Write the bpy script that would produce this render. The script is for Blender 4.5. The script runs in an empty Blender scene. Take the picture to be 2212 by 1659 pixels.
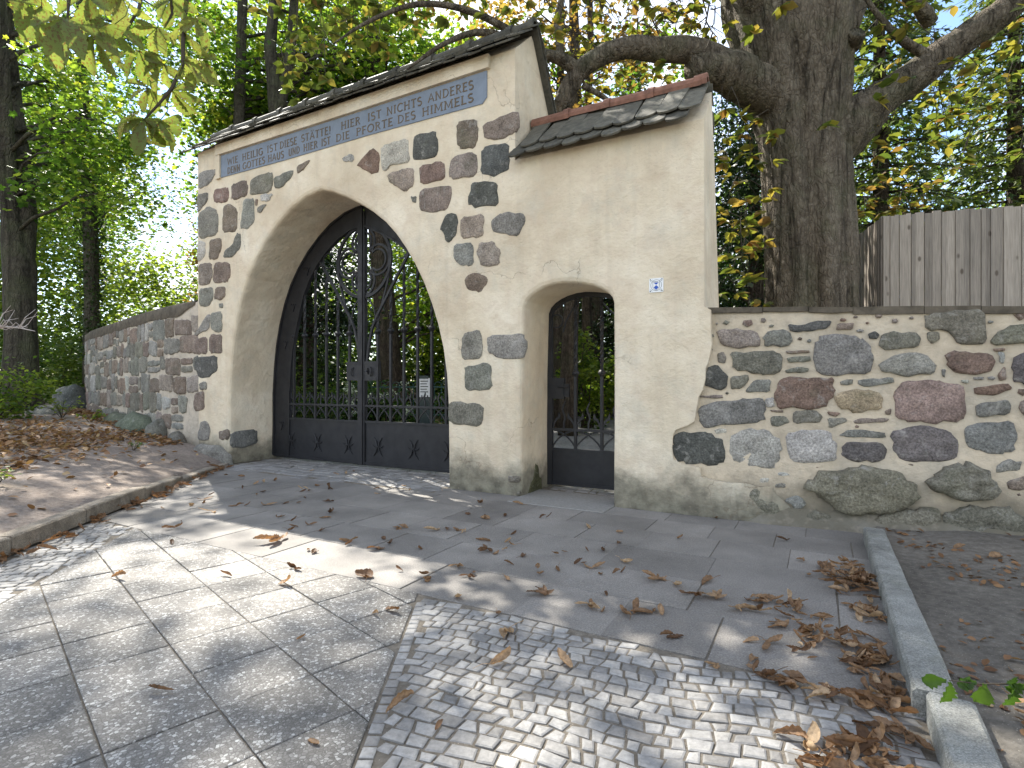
import bpy, math, random
import numpy as np
from mathutils import Vector, Matrix, noise, geometry

# ------------------------------------------------------------------ camera, sky, sun, exposure
scene = bpy.context.scene
cam = bpy.data.cameras.new("camera"); cam_ob = bpy.data.objects.new("camera", cam)
scene.collection.objects.link(cam_ob); scene.camera = cam_ob
cam.sensor_width = 36.0; cam.lens = 19.53; cam.clip_start = 0.05; cam.clip_end = 900
cam_ob.location = (0, 0, 1.2); cam_ob.rotation_euler = (math.radians(90), 0, 0)

SUN = Vector((-2.3, 3.6, 4.8)).normalized()          # towards the sun
SUN_EL = math.asin(SUN.z); SUN_AZ = math.atan2(SUN.x, SUN.y)
world = bpy.data.worlds.new("World"); scene.world = world; world.use_nodes = True
wn = world.node_tree.nodes; wl = world.node_tree.links; wn.clear()
w_out = wn.new("ShaderNodeOutputWorld"); w_bg = wn.new("ShaderNodeBackground")
w_sky = wn.new("ShaderNodeTexSky"); w_sky.sky_type = 'NISHITA'; w_sky.sun_disc = False
w_sky.sun_elevation = SUN_EL; w_sky.sun_rotation = SUN_AZ % (2 * math.pi)
w_sky.air_density = 1.0; w_sky.dust_density = 0.1; w_sky.ozone_density = 1.0
w_tc = wn.new("ShaderNodeTexCoord"); w_nz = wn.new("ShaderNodeTexNoise")
w_nz.inputs["Scale"].default_value = 2.6; w_nz.inputs["Detail"].default_value = 7
w_rp = wn.new("ShaderNodeValToRGB"); w_rp.color_ramp.elements[0].position = .42; w_rp.color_ramp.elements[1].position = .66
w_mix = wn.new("ShaderNodeMixRGB"); w_mix.inputs[2].default_value = (6.4, 6.3, 6.2, 1)     # even fair-weather cloud
wl.new(w_tc.outputs["Generated"], w_nz.inputs["Vector"]); wl.new(w_nz.outputs["Fac"], w_rp.inputs["Fac"])
wl.new(w_rp.outputs["Color"], w_mix.inputs[0]); wl.new(w_sky.outputs[0], w_mix.inputs[1])
wl.new(w_mix.outputs[0], w_bg.inputs["Color"]); w_bg.inputs["Strength"].default_value = 0.12
wl.new(w_bg.outputs[0], w_out.inputs["Surface"])

sun = bpy.data.lights.new("sun", 'SUN'); sun.energy = 4.5; sun.angle = math.radians(0.53); sun.color = (1, .95, .86)
sun_ob = bpy.data.objects.new("sun", sun); scene.collection.objects.link(sun_ob)
sun_ob.location = SUN * 40; sun_ob.rotation_euler = (-SUN).to_track_quat('-Z', 'Y').to_euler()

vs = scene.view_settings
vs.view_transform = 'Standard'; vs.look = 'None'; vs.gamma = 1.0; vs.use_curve_mapping = False
vs.exposure = 1.6
scene.cycles.use_denoising = True
scene.cycles.max_bounces = 7; scene.cycles.transmission_bounces = 5; scene.cycles.diffuse_bounces = 3
scene.cycles.sample_clamp_indirect = 6.0; scene.cycles.adaptive_threshold = 0.015

# ------------------------------------------------------------------ helpers
COL = scene.collection
rnd = random.Random(11)
pi = math.pi
def link(o, parent=None, loc=(0, 0, 0), rot=None):
    COL.objects.link(o); o.parent = parent; o.location = loc
    if rot is not None: o.rotation_euler = rot
    return o
def tag(o, label=None, cat=None, group=None, kind=None):
    if label: o["label"] = label
    if cat: o["category"] = cat
    if group: o["group"] = group
    if kind: o["kind"] = kind
    return o
def empty(name, loc=(0, 0, 0), rz=0.0, parent=None):
    o = bpy.data.objects.new(name, None); o.empty_display_size = .2
    return link(o, parent, loc, (0, 0, rz))
class MB:
    """collects vertices and faces, then builds one mesh object"""
    def __init__(s): s.v = []; s.f = []
    def add(s, v, f):
        b = len(s.v); s.v += [tuple(p) for p in v]; s.f += [tuple(i + b for i in q) for q in f]; return b
    def box(s, x0, x1, y0, y1, z0, z1):
        s.add([(x0,y0,z0),(x1,y0,z0),(x1,y1,z0),(x0,y1,z0),(x0,y0,z1),(x1,y0,z1),(x1,y1,z1),(x0,y1,z1)],
              [(0,3,2,1),(4,5,6,7),(0,1,5,4),(1,2,6,5),(2,3,7,6),(3,0,4,7)])
    def tube(s, pts, rad, n=8, cap=True, twist=0.0, wob=None):
        pts = [Vector(p) for p in pts]; m = len(pts)
        if not hasattr(rad, '__len__'): rad = [rad] * m
        t0 = (pts[1] - pts[0]).normalized()
        a = Vector((0, 0, 1)) if abs(t0.z) < .9 else Vector((1, 0, 0))
        x = t0.cross(a).normalized(); V = []; 
        for i in range(m):
            t = (pts[min(i + 1, m - 1)] - pts[max(i - 1, 0)])
            t = t.normalized() if t.length > 1e-9 else t0
            x = (x - t * x.dot(t)); x = x.normalized() if x.length > 1e-6 else t.orthogonal().normalized(); y = t.cross(x)
            for k in range(n):
                w = 2 * pi * k / n + twist * i; r = rad[i]
                q = pts[i] + (x * math.cos(w) + y * math.sin(w)) * r
                if wob: q += (q - pts[i]) * wob(q)
                V.append(q)
        Fc = [(i * n + k, i * n + (k + 1) % n, (i + 1) * n + (k + 1) % n, (i + 1) * n + k) for i in range(m - 1) for k in range(n)]
        if cap: Fc += [tuple(range(n - 1, -1, -1)), tuple((m - 1) * n + k for k in range(n))]
        s.add(V, Fc)
    def prism(s, poly, y0, y1):
        """poly in (x,z), extruded along y from y0 (front) to y1"""
        n = len(poly); V = [(p[0], y0, p[1]) for p in poly] + [(p[0], y1, p[1]) for p in poly]
        ar = sum(poly[i][0] * poly[(i+1) % n][1] - poly[(i+1) % n][0] * poly[i][1] for i in range(n))
        T = geometry.tessellate_polygon([[Vector((p[0], p[1], 0)) for p in poly]])
        Fc = []
        for a, b, c in T:
            cr = (poly[b][0]-poly[a][0])*(poly[c][1]-poly[a][1])-(poly[b][1]-poly[a][1])*(poly[c][0]-poly[a][0])
            if cr < 0: b, c = c, b
            Fc += [(a, b, c), (a + n, c + n, b + n)]
        for i in range(n):
            j = (i + 1) % n
            Fc.append((i, i + n, j + n, j) if ar > 0 else (j, j + n, i + n, i))
        s.add(V, Fc)
    def ribbon(s, pts, w, y0, y1):
        """flat band following a polyline in (x,z), given width, between two depths"""
        n = len(pts); L = []; R = []
        for i in range(n):
            a = pts[max(i - 1, 0)]; b = pts[min(i + 1, n - 1)]
            dx, dz = b[0] - a[0], b[1] - a[1]; l = math.hypot(dx, dz) or 1
            ww = w[i] if hasattr(w, '__len__') else w
            L.append((pts[i][0] - dz / l * ww / 2, pts[i][1] + dx / l * ww / 2)); R.append((pts[i][0] + dz / l * ww / 2, pts[i][1] - dx / l * ww / 2))
        V = [(p[0], y0, p[1]) for p in L] + [(p[0], y0, p[1]) for p in R] + [(p[0], y1, p[1]) for p in L] + [(p[0], y1, p[1]) for p in R]
        Fc = []
        for i in range(n - 1):
            Fc += [(i, n + i, n + i + 1, i + 1), (2*n + i + 1, 3*n + i + 1, 3*n + i, 2*n + i), (i + 1, 2*n + i + 1, 2*n + i, i), (n + i, 3*n + i, 3*n + i + 1, n + i + 1)]
        Fc += [(0, 2*n, 3*n, n), (n - 1, 2*n - 1, 4*n - 1, 3*n - 1)]
        s.add(V, Fc)
    def mesh(s, name, off=(0, 0, 0), smooth=False):
        me = bpy.data.meshes.new(name)
        me.from_pydata([(p[0]-off[0], p[1]-off[1], p[2]-off[2]) for p in s.v], [], s.f)
        if smooth: me.polygons.foreach_set("use_smooth", [True] * len(me.polygons))
        me.update(); return me
    def build(s, name, mat, parent=None, loc=(0, 0, 0), off=(0, 0, 0), smooth=False, rot=None):
        me = s.mesh(name, off, smooth)
        if mat: me.materials.append(mat)
        return link(bpy.data.objects.new(name, me), parent, loc, rot)
def np_mesh(name, V, T, mat, tint=None, smooth=False):
    me = bpy.data.meshes.new(name); nv, nt = len(V), len(T)
    me.vertices.add(nv); me.vertices.foreach_set("co", np.ascontiguousarray(V, dtype=np.float32).ravel())
    me.loops.add(nt * 3); me.loops.foreach_set("vertex_index", np.ascontiguousarray(T, dtype=np.int32).ravel())
    me.polygons.add(nt); me.polygons.foreach_set("loop_start", np.arange(0, nt * 3, 3, dtype=np.int32))
    if smooth: me.polygons.foreach_set("use_smooth", np.ones(nt, dtype=bool))
    me.update(calc_edges=True)
    if tint is not None:
        at = me.attributes.new("tint", 'FLOAT', 'POINT'); at.data.foreach_set("value", np.ascontiguousarray(tint, dtype=np.float32))
    me.materials.append(mat); return me
def fbm(x, y, z, s=1.0): return noise.fractal(Vector((x * s, y * s, z * s)), 1.0, 2.0, 4)
def at(px, py, d):
    """bearing (px, py) of the 2212-wide photograph at distance d in front of the viewpoint -> metres"""
    return Vector(((px - 1106) / 1200 * d, d, 1.2 + (830 - py) / 1200 * d))
def smooth01(a, b, x):
    t = max(0, min(1, (x - a) / (b - a))); return t * t * (3 - 2 * t)

# ------------------------------------------------------------------ materials
class NT:
    def __init__(s, name):
        s.m = bpy.data.materials.new(name); s.m.use_nodes = True; s.t = s.m.node_tree; s.t.nodes.clear()
        s.out = s.n("OutputMaterial")
    def n(s, ty, **kw):
        o = s.t.nodes.new("ShaderNode" + ty)
        for k, v in kw.items(): setattr(o, k, v)
        return o
    def l(s, a, b): s.t.links.new(a, b)
    def set(s, inp, v):
        if isinstance(v, bpy.types.NodeSocket): s.l(v, inp)
        elif isinstance(v, (tuple, list)) and len(v) == 3 and inp.type == 'RGBA': inp.default_value = (*v, 1)
        else: inp.default_value = v
    def pos(s, scale=(1, 1, 1), obj=False):
        src = s.n("TexCoord").outputs["Object"] if obj else s.n("NewGeometry").outputs["Position"]
        if tuple(scale) == (1, 1, 1): return src
        mp = s.n("Mapping"); s.l(src, mp.inputs["Vector"]); mp.inputs["Scale"].default_value = scale; return mp.outputs[0]
    def noise(s, v, scale, detail=5, rough=.55, dist=0.0):
        o = s.n("TexNoise"); s.l(v, o.inputs["Vector"]); o.inputs["Scale"].default_value = scale
        o.inputs["Detail"].default_value = detail; o.inputs["Roughness"].default_value = rough; o.inputs["Distortion"].default_value = dist
        return o.outputs["Fac"]
    def voro(s, v, scale, feature='F1', out="Distance", rand=1.0):
        o = s.n("TexVoronoi"); o.feature = feature; s.l(v, o.inputs["Vector"]); o.inputs["Scale"].default_value = scale
        o.inputs["Randomness"].default_value = rand; return o.outputs[out]
    def ramp(s, fac, stops, interp='LINEAR'):
        o = s.n("ValToRGB"); cr = o.color_ramp; cr.interpolation = interp
        while len(cr.elements) < len(stops): cr.elements.new(.5)
        for e, (p, c) in zip(cr.elements, stops):
            e.position = p; e.color = (*c, 1) if hasattr(c, '__len__') else (c, c, c, 1)
        s.set(o.inputs[0], fac); return o.outputs[0]
    def mix(s, fac, a, b, mode='MIX'):
        o = s.n("MixRGB"); o.blend_type = mode; s.set(o.inputs[0], fac); s.set(o.inputs[1], a); s.set(o.inputs[2], b); return o.outputs[0]
    def math(s, op, a, b=0.0, clamp=False):
        o = s.n("Math"); o.operation = op; o.use_clamp = clamp; s.set(o.inputs[0], a); s.set(o.inputs[1], b); return o.outputs[0]
    def bump(s, h, strength, dist=.01, nrm=None):
        o = s.n("Bump"); s.l(h, o.inputs["Height"]); o.inputs["Strength"].default_value = strength; o.inputs["Distance"].default_value = dist
        if nrm: s.l(nrm, o.inputs["Normal"])
        return o.outputs[0]
    def bsdf(s, col, rough=.85, spec=.25, nrm=None, metal=0.0):
        p = s.n("BsdfPrincipled"); s.set(p.inputs["Base Color"], col); s.set(p.inputs["Roughness"], rough)
        p.inputs["Specular IOR Level"].default_value = spec; p.inputs["Metallic"].default_value = metal
        if nrm: s.l(nrm, p.inputs["Normal"])
        return p.outputs[0]
    def done(s, sh): s.l(sh, s.out.inputs["Surface"]); return s.m
    def z(s):
        o = s.n("SeparateXYZ"); s.l(s.n("NewGeometry").outputs["Position"], o.inputs[0]); return o.outputs["Z"]
    def objcol(s): return s.n("ObjectInfo").outputs["Color"]
    def objrand(s): return s.n("ObjectInfo").outputs["Random"]
    def attr(s, a="tint"):
        o = s.n("Attribute"); o.attribute_name = a; return o.outputs["Fac"]

def m_plaster():
    t = NT("lime_plaster"); p = t.pos()
    c = t.ramp(t.noise(p, 1.3, 7, .6), [(.30, (.55, .455, .33)), (.5, (.68, .585, .44)), (.70, (.78, .695, .555))])
    c = t.mix(t.ramp(t.noise(p, 4.5, 5, .6, .6), [(.46, 0), (.64, .34)]), c, (.57, .45, .335))
    c = t.mix(t.ramp(t.noise(p, 2.2, 6, .7), [(.50, 0), (.70, .42)]), c, (.50, .485, .41))
    st = t.noise(t.pos((9, 9, .7)), 1.0, 5, .6)                                # faint run-off streaks
    c = t.mix(t.ramp(st, [(.52, 0), (.75, .22)]), c, (.36, .32, .25))
    h = t.math('ADD', t.z(), t.math('MULTIPLY', t.math('SUBTRACT', t.noise(p, 3.2, 6, .65), .5), .62))
    c = t.mix(t.ramp(h, [(.0, 1), (.20, .85), (.42, 0)]), c, t.ramp(t.noise(p, 9, 5), [(.35, (.12, .11, .085)), (.65, (.24, .225, .17))]))
    c = t.mix(t.ramp(t.noise(p, 42, 3), [(.60, 0), (.74, .30)]), c, (.40, .33, .25))
    cv = t.n("TexVoronoi"); cv.feature = 'DISTANCE_TO_EDGE'; ds = t.n("VectorMath"); ds.operation = 'ADD'; nz = t.n("TexNoise"); t.l(p, nz.inputs["Vector"]); nz.inputs["Scale"].default_value = 2.5; nz.inputs["Detail"].default_value = 6
    t.l(p, ds.inputs[0]); t.l(nz.outputs["Color"], ds.inputs[1]); t.l(ds.outputs[0], cv.inputs["Vector"]); cv.inputs["Scale"].default_value = .75
    crk = t.math('MULTIPLY', t.ramp(cv.outputs["Distance"], [(0, 1), (.006, 0)]), t.ramp(t.noise(p, 1.1, 3), [(.52, 0), (.6, 1)]))
    c = t.mix(t.math('MULTIPLY', crk, .55), c, (.17, .13, .09))                    # hairline cracks
    b = t.bump(t.noise(t.pos((1, 1, 1.0)), 4.2, 8, .60, .15), .8, .05)
    b = t.bump(t.noise(t.pos((1, 1, 2.2)), 26, 6, .65, .3), .5, .010, b)
    return t.done(t.bsdf(c, .95, .12, b))
def m_mortar(base=(.575, .485, .365)):
    t = NT("lime_mortar"); p = t.pos()
    c = t.ramp(t.noise(p, 2.4, 7, .65), [(.3, tuple(x * .72 for x in base)), (.5, base), (.7, tuple(min(.8, x * 1.2) for x in base))])
    h = t.math('ADD', t.z(), t.math('MULTIPLY', t.math('SUBTRACT', t.noise(p, 3.0, 6, .65), .5), .5))
    c = t.mix(t.ramp(h, [(.05, .95), (.22, .75), (.42, 0)]), c, (.16, .145, .11))
    c = t.mix(t.ramp(t.noise(p, 14, 5), [(.52, 0), (.72, .5)]), c, (.33, .28, .22))
    c = t.mix(t.ramp(t.noise(p, 1.7, 5), [(.5, 0), (.7, .4)]), c, (.40, .38, .33))
    b = t.bump(t.noise(p, 8, 8, .65), .8, .03); b = t.bump(t.noise(p, 45, 5, .7), .6, .01, b)
    return t.done(t.bsdf(c, .96, .1, b))
def m_granite(name="field_stone", speck=60.0):
    t = NT(name); p = t.pos(); base = t.objcol()
    c = t.mix(1.0, base, t.ramp(t.noise(p, 5, 6, .7), [(.26, .5), (.5, 1.0), (.76, 1.5)]), 'MULTIPLY')
    c = t.mix(1.0, c, t.ramp(t.noise(p, speck, 4, .75), [(.34, .55), (.5, 1.0), (.66, 1.5)]), 'MULTIPLY')
    c = t.mix(t.ramp(t.noise(p, 11, 6, .7, .5), [(.56, 0), (.68, .5)]), c, (.42, .40, .36))      # pale lichen
    c = t.mix(t.ramp(t.noise(p, 3.1, 5, .6), [(.58, 0), (.75, .35)]), c, (.10, .11, .06))
    b = t.bump(t.noise(p, 9, 8, .7), .9, .035); b = t.bump(t.noise(p, speck, 4, .7), .5, .008, b)
    return t.done(t.bsdf(c, .85, .25, b))
def m_slab():
    t = NT("exposed_aggregate_slab"); p = t.pos()
    v = t.n("TexVoronoi"); t.l(p, v.inputs["Vector"]); v.inputs["Scale"].default_value = 78
    w = t.n("SeparateXYZ"); t.l(v.outputs["Color"], w.inputs[0])
    e = t.n("TexVoronoi"); e.feature = 'DISTANCE_TO_EDGE'; t.l(p, e.inputs["Vector"]); e.inputs["Scale"].default_value = 78
    chip = t.ramp(w.outputs["X"], [(0, (.165, .153, .138)), (.5, (.225, .212, .194)), (.78, (.31, .296, .273)), (.95, (.49, .48, .45))])
    c = t.mix(t.ramp(e.outputs["Distance"], [(.02, 1), (.13, 0)]), chip, (.125, .117, .104))
    c = t.mix(1.0, c, t.ramp(t.noise(p, 2.3, 6, .6), [(.3, .66), (.7, 1.15)]), 'MULTIPLY')
    c = t.mix(t.ramp(t.noise(p, 7, 6, .7), [(.55, 0), (.75, .35)]), c, (.13, .118, .10))
    c = t.mix(1.0, c, t.ramp(t.objrand(), [(0, .82), (1, 1.16)]), 'MULTIPLY')
    b = t.bump(e.outputs["Distance"], .45, .004); b = t.bump(t.noise(p, 12, 4), .2, .006, b)
    return t.done(t.bsdf(c, .72, .35, b))
def m_apron():
    t = NT("worn_stone_flag"); p = t.pos()
    c = t.ramp(t.noise(p, 120, 3, .7), [(.3, (.142, .132, .119)), (.55, (.228, .213, .194)), (.75, (.345, .328, .30))])
    c = t.mix(1.0, c, t.ramp(t.noise(p, 1.6, 7, .65), [(.3, .7), (.7, 1.2)]), 'MULTIPLY')
    c = t.mix(1.0, c, t.ramp(t.objrand(), [(0, .84), (1, 1.14)]), 'MULTIPLY')
    c = t.mix(t.ramp(t.noise(p, 17, 3, .8), [(.73, 0), (.76, .7)]), c, (.42, .42, .41))
    b = t.bump(t.noise(p, 120, 3, .7), .35, .004); b = t.bump(t.noise(p, 5, 5), .25, .012, b)
    return t.done(t.bsdf(c, .75, .3, b))
def m_cobble():
    t = NT("mosaic_cobble"); p = t.pos(); a = t.attr()
    c = t.ramp(a, [(0, (.165, .158, .148)), (.45, (.25, .242, .23)), (.8, (.325, .315, .298)), (1, (.37, .345, .30))])
    c = t.mix(1.0, c, t.ramp(t.noise(p, 40, 5, .7), [(.3, .72), (.7, 1.22)]), 'MULTIPLY')
    b = t.bump(t.noise(p, 60, 4, .65), .5, .005)
    return t.done(t.bsdf(c, .62, .4, b))
def m_soil(name, c0, c1, c2, sc=18):
    t = NT(name); p = t.pos()
    c = t.ramp(t.noise(p, sc, 8, .7), [(.3, c0), (.5, c1), (.72, c2)])
    c = t.mix(1.0, c, t.ramp(t.noise(p, 1.1, 5, .6), [(.3, .72), (.7, 1.22)]), 'MULTIPLY')
    c = t.mix(t.ramp(t.voro(p, 70), [(.06, .8), (.16, 0)]), c, tuple(min(.6, x * 2.0) for x in c2))
    b = t.bump(t.noise(p, sc * 1.6, 8, .75), .9, .02)
    return t.done(t.bsdf(c, .96, .1, b))
def m_simple(name, col, rough=.8, spec=.25, nsc=20, var=.25, bump=.3, bd=.005, scale=(1, 1, 1), rand=0.0, metal=0.0):
    t = NT(name); p = t.pos(scale)
    c = t.mix(1.0, col, t.ramp(t.noise(p, nsc, 6, .65), [(.3, 1 - var), (.7, 1 + var)]), 'MULTIPLY')
    if rand: c = t.mix(1.0, c, t.ramp(t.objrand(), [(0, 1 - rand), (1, 1 + rand)]), 'MULTIPLY')
    b = t.bump(t.noise(p, nsc * 1.7, 6, .65), bump, bd)
    return t.done(t.bsdf(c, rough, spec, b, metal))
def m_iron():
    t = NT("black_wrought_iron"); p = t.pos()
    c = t.ramp(t.noise(p, 6, 6, .6), [(.3, (.010, .010, .012)), (.7, (.020, .020, .023))])
    c = t.mix(t.ramp(t.noise(p, 30, 5, .8), [(.68, 0), (.78, .35)]), c, (.07, .065, .06))
    return t.done(t.bsdf(c, t.ramp(t.noise(p, 9, 4), [(.3, .42), (.7, .68)]), .45, t.bump(t.noise(p, 55, 4), .25, .003)))
def m_bark(name, c0, c1, c2, vs=(9, 9, 2.2), crack=.55, moss=0.0, furrow=.6):
    t = NT(name); q = t.pos(); p = t.pos(vs)
    nz = t.n("TexNoise"); t.l(q, nz.inputs["Vector"]); nz.inputs["Scale"].default_value = 5; nz.inputs["Detail"].default_value = 6
    sc = t.n("VectorMath"); sc.operation = 'SCALE'; t.l(nz.outputs["Color"], sc.inputs[0]); sc.inputs["Scale"].default_value = 2.4
    add = t.n("VectorMath"); add.operation = 'ADD'; t.l(p, add.inputs[0]); t.l(sc.outputs[0], add.inputs[1])
    d = t.n("TexVoronoi"); d.feature = 'DISTANCE_TO_EDGE'; t.l(add.outputs[0], d.inputs["Vector"]); d.inputs["Scale"].default_value = 1.0; e = d.outputs["Distance"]
    rg = t.noise(t.pos((vs[0]*.55, vs[1]*.55, vs[2]*.12)), 1.0, 6, .6, .6)                 # long vertical furrows
    c = t.ramp(t.noise(q, 9, 8, .72), [(.3, c0), (.52, c1), (.72, c2)])
    c = t.mix(1.0, c, t.ramp(rg, [(.34, 1 - furrow), (.5, 1.0), (.68, 1.25)]), 'MULTIPLY')
    c = t.mix(t.ramp(e, [(0, crack), (.10, 0)]), c, tuple(x * .42 for x in c0))
    if moss: c = t.mix(t.ramp(t.noise(q, 2.4, 6, .6), [(.46, 0), (.66, moss)]), c, (.085, .10, .05))
    h = t.math('ADD', t.math('MULTIPLY', t.ramp(e, [(0, 0), (.2, 1)]), .5), t.math('ADD', t.math('MULTIPLY', rg, 1.6), t.math('MULTIPLY', t.noise(q, 40, 5, .7), .4)))
    return t.done(t.bsdf(c, .93, .15, t.bump(h, 1.0, .03)))
def m_leaf(name, stops, trans=1.9, fac=.5, rough=.45, spots=None):
    """thin leaf: reflects its own colour, passes a yellower light"""
    t = NT(name); a = t.attr(); c = t.ramp(a, stops)
    if spots: c = t.mix(t.ramp(t.noise(t.pos(), spots[0], 4, .7), [(spots[1], 0), (spots[1] + .06, .9)]), c, spots[2])
    tr = t.mix(1.0, c, (trans, trans * 1.02, trans * .55), 'MULTIPLY')
    p = t.bsdf(c, rough, .35); q = t.n("BsdfTranslucent"); t.l(tr, q.inputs["Color"])
    mx = t.n("MixShader"); mx.inputs[0].default_value = fac; t.l(p, mx.inputs[1]); t.l(q.outputs[0], mx.inputs[2])
    return t.done(mx.outputs[0])
def m_dry():
    t = NT("dry_brown_leaf"); p = t.pos(); r = t.objrand()
    c = t.ramp(r, [(0, (.10, .055, .029)), (.35, (.195, .115, .062)), (.7, (.30, .195, .112)), (1, (.44, .325, .205))])
    c = t.mix(1.0, c, t.ramp(t.noise(p, 45, 5, .7), [(.3, .5), (.7, 1.45)]), 'MULTIPLY')
    a = t.bsdf(c, .6, .3, t.bump(t.noise(p, 90, 4), .4, .003)); q = t.n("BsdfTranslucent"); t.l(t.mix(1, c, (1.3, 1.0, .6), 'MULTIPLY'), q.inputs["Color"])
    mx = t.n("MixShader"); mx.inputs[0].default_value = .28; t.l(a, mx.inputs[1]); t.l(q.outputs[0], mx.inputs[2])
    return t.done(mx.outputs[0])
PLASTER = m_plaster(); MORTAR = m_mortar(); STONE = m_granite()
SLAB = m_slab(); APRON = m_apron(); COBBLE = m_cobble(); IRON = m_iron()
SAND = m_soil("joint_sand", (.15, .13, .105), (.21, .185, .15), (.28, .25, .21), 30)
SOIL = m_soil("dry_soil", (.18, .145, .12), (.27, .225, .19), (.37, .32, .275), 22)
SOILD = m_soil("dark_soil", (.11, .10, .085), (.165, .15, .128), (.235, .215, .185), 20)
GRASSY = m_soil("shady_ground", (.035, .045, .018), (.07, .065, .03), (.12, .10, .055), 9)
PATHM = m_soil("inner_path_stone", (.13, .128, .125), (.21, .205, .20), (.30, .295, .285), 14)
KERB = m_granite("kerb_granite", 150.0)
SLATE = m_simple("weathered_roof_tile", (.088, .082, .064), .7, .35, 14, .45, .5, .008, rand=.35)
TERRA = m_simple("terracotta_ridge", (.215, .105, .072), .75, .3, 11, .4, .4, .006, rand=.15)
BLUE = m_simple("blue_painted_panel", (.195, .23, .282), .85, .2, 7, .12, .25, .004)
GILT = m_simple("brown_lettering", (.115, .083, .050), .6, .4, 30, .35, .1, .002)
def m_wood():
    t = NT("silvered_fence_board"); q = t.pos(); p = t.pos((16, 16, .7))
    c = t.mix(1.0, (.30, .262, .222), t.ramp(t.noise(p, 5, 6, .65), [(.3, .68), (.7, 1.25)]), 'MULTIPLY')
    c = t.mix(1.0, c, t.ramp(t.objrand(), [(0, .70), (.5, 1.0), (1, 1.22)]), 'MULTIPLY')
    k = t.math('MULTIPLY', t.ramp(t.voro(t.pos((6, 6, 3.2)), 1.0), [(.08, 1), (.15, 0)]), .75)
    c = t.mix(k, c, (.07, .05, .036))                                                # knots
    c = t.mix(t.ramp(t.noise(t.pos((3, 3, .5)), 1.0, 5), [(.5, 0), (.72, .4)]), c, (.15, .135, .12))
    return t.done(t.bsdf(c, .88, .2, t.bump(t.noise(p, 9, 6, .65), .4, .004)))
WOOD = m_wood()
DRY = m_dry()
BARK_C = m_bark("chestnut_bark", (.080, .064, .047), (.140, .116, .088), (.215, .185, .145), (22, 22, 9), .26, .3, .68)
BARK_S = m_bark("smooth_bark", (.036, .032, .025), (.062, .056, .043), (.095, .088, .068), (14, 14, 4), .35, .4)
BARK_R = m_bark("ridged_bark", (.040, .030, .022), (.075, .057, .042), (.12, .095, .072), (16, 16, 2.2), .75, .2)
TWIG = m_simple("twig_bark", (.055, .045, .034), .85, .2, 30, .3, .3, .003)
PALE = m_simple("bleached_twig", (.42, .38, .36), .8, .2, 30, .2, .3, .003)
L_MAPLE = m_leaf("maple_leaf", [(0, (.022, .050, .010)), (.4, (.050, .098, .015)), (.75, (.115, .168, .024)), (1, (.19, .20, .030))], 2.5, .54)
L_LIME = m_leaf("sunny_leaf", [(0, (.022, .048, .011)), (.5, (.060, .105, .018)), (1, (.155, .19, .032))], 2.4, .53)
L_DARK = m_leaf("yew_leaf", [(0, (.008, .020, .008)), (.5, (.018, .038, .014)), (1, (.045, .075, .022))], 1.3, .3)
L_SPRUCE = m_leaf("spruce_needle", [(0, (.016, .036, .012)), (.5, (.048, .080, .025)), (1, (.14, .16, .045))], 1.9, .4)
L_CHEST = m_leaf("chestnut_leaf", [(0, (.060, .085, .020)), (.35, (.105, .125, .028)), (.6, (.20, .17, .04)), (.82, (.20, .125, .045)), (1, (.14, .075, .03))], 2.0, .45)
L_BIG = m_leaf("mottled_chestnut_leaf", [(0, (.075, .105, .028)), (.6, (.13, .155, .045)), (1, (.20, .18, .06))], 2.3, .5, .5, (75, .53, (.095, .055, .025)))
L_SHRUB = m_leaf("shrub_leaf", [(0, (.018, .045, .008)), (.5, (.045, .095, .014)), (1, (.10, .14, .028))], 1.7, .4)
L_IVY = m_leaf("ivy_leaf", [(0, (.012, .028, .007)), (.6, (.030, .060, .012)), (1, (.060, .095, .02))], 1.3, .3)
L_LITTER = m_leaf("leaf_litter", [(0, (.10, .050, .024)), (.4, (.21, .110, .052)), (.75, (.33, .195, .095)), (1, (.43, .31, .17))], 1.2, .25, .6)
L_COPPER = m_leaf("copper_leaf", [(0, (.09, .05, .02)), (.5, (.17, .10, .035)), (1, (.26, .19, .06))], 1.9, .45)
WHITE = m_simple("white_ceramic", (.78, .79, .80), .25, .5, 8, .04, .05, .001)
COBALT = m_simple("cobalt_glaze", (.012, .075, .42), .25, .5, 8, .1, .05, .001)
INK = m_simple("black_line_glaze", (.03, .045, .045), .35, .4, 8, .1, .05, .001)
PAPER = m_simple("white_paper", (.75, .76, .78), .8, .2, 8, .05, .05, .001)
GREENP = m_simple("green_painted_iron", (.035, .085, .075), .5, .4, 12, .2, .1, .002)
BLOOM = m_simple("pale_bloom", (.55, .60, .45), .8, .2, 20, .2, .3, .005)

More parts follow.
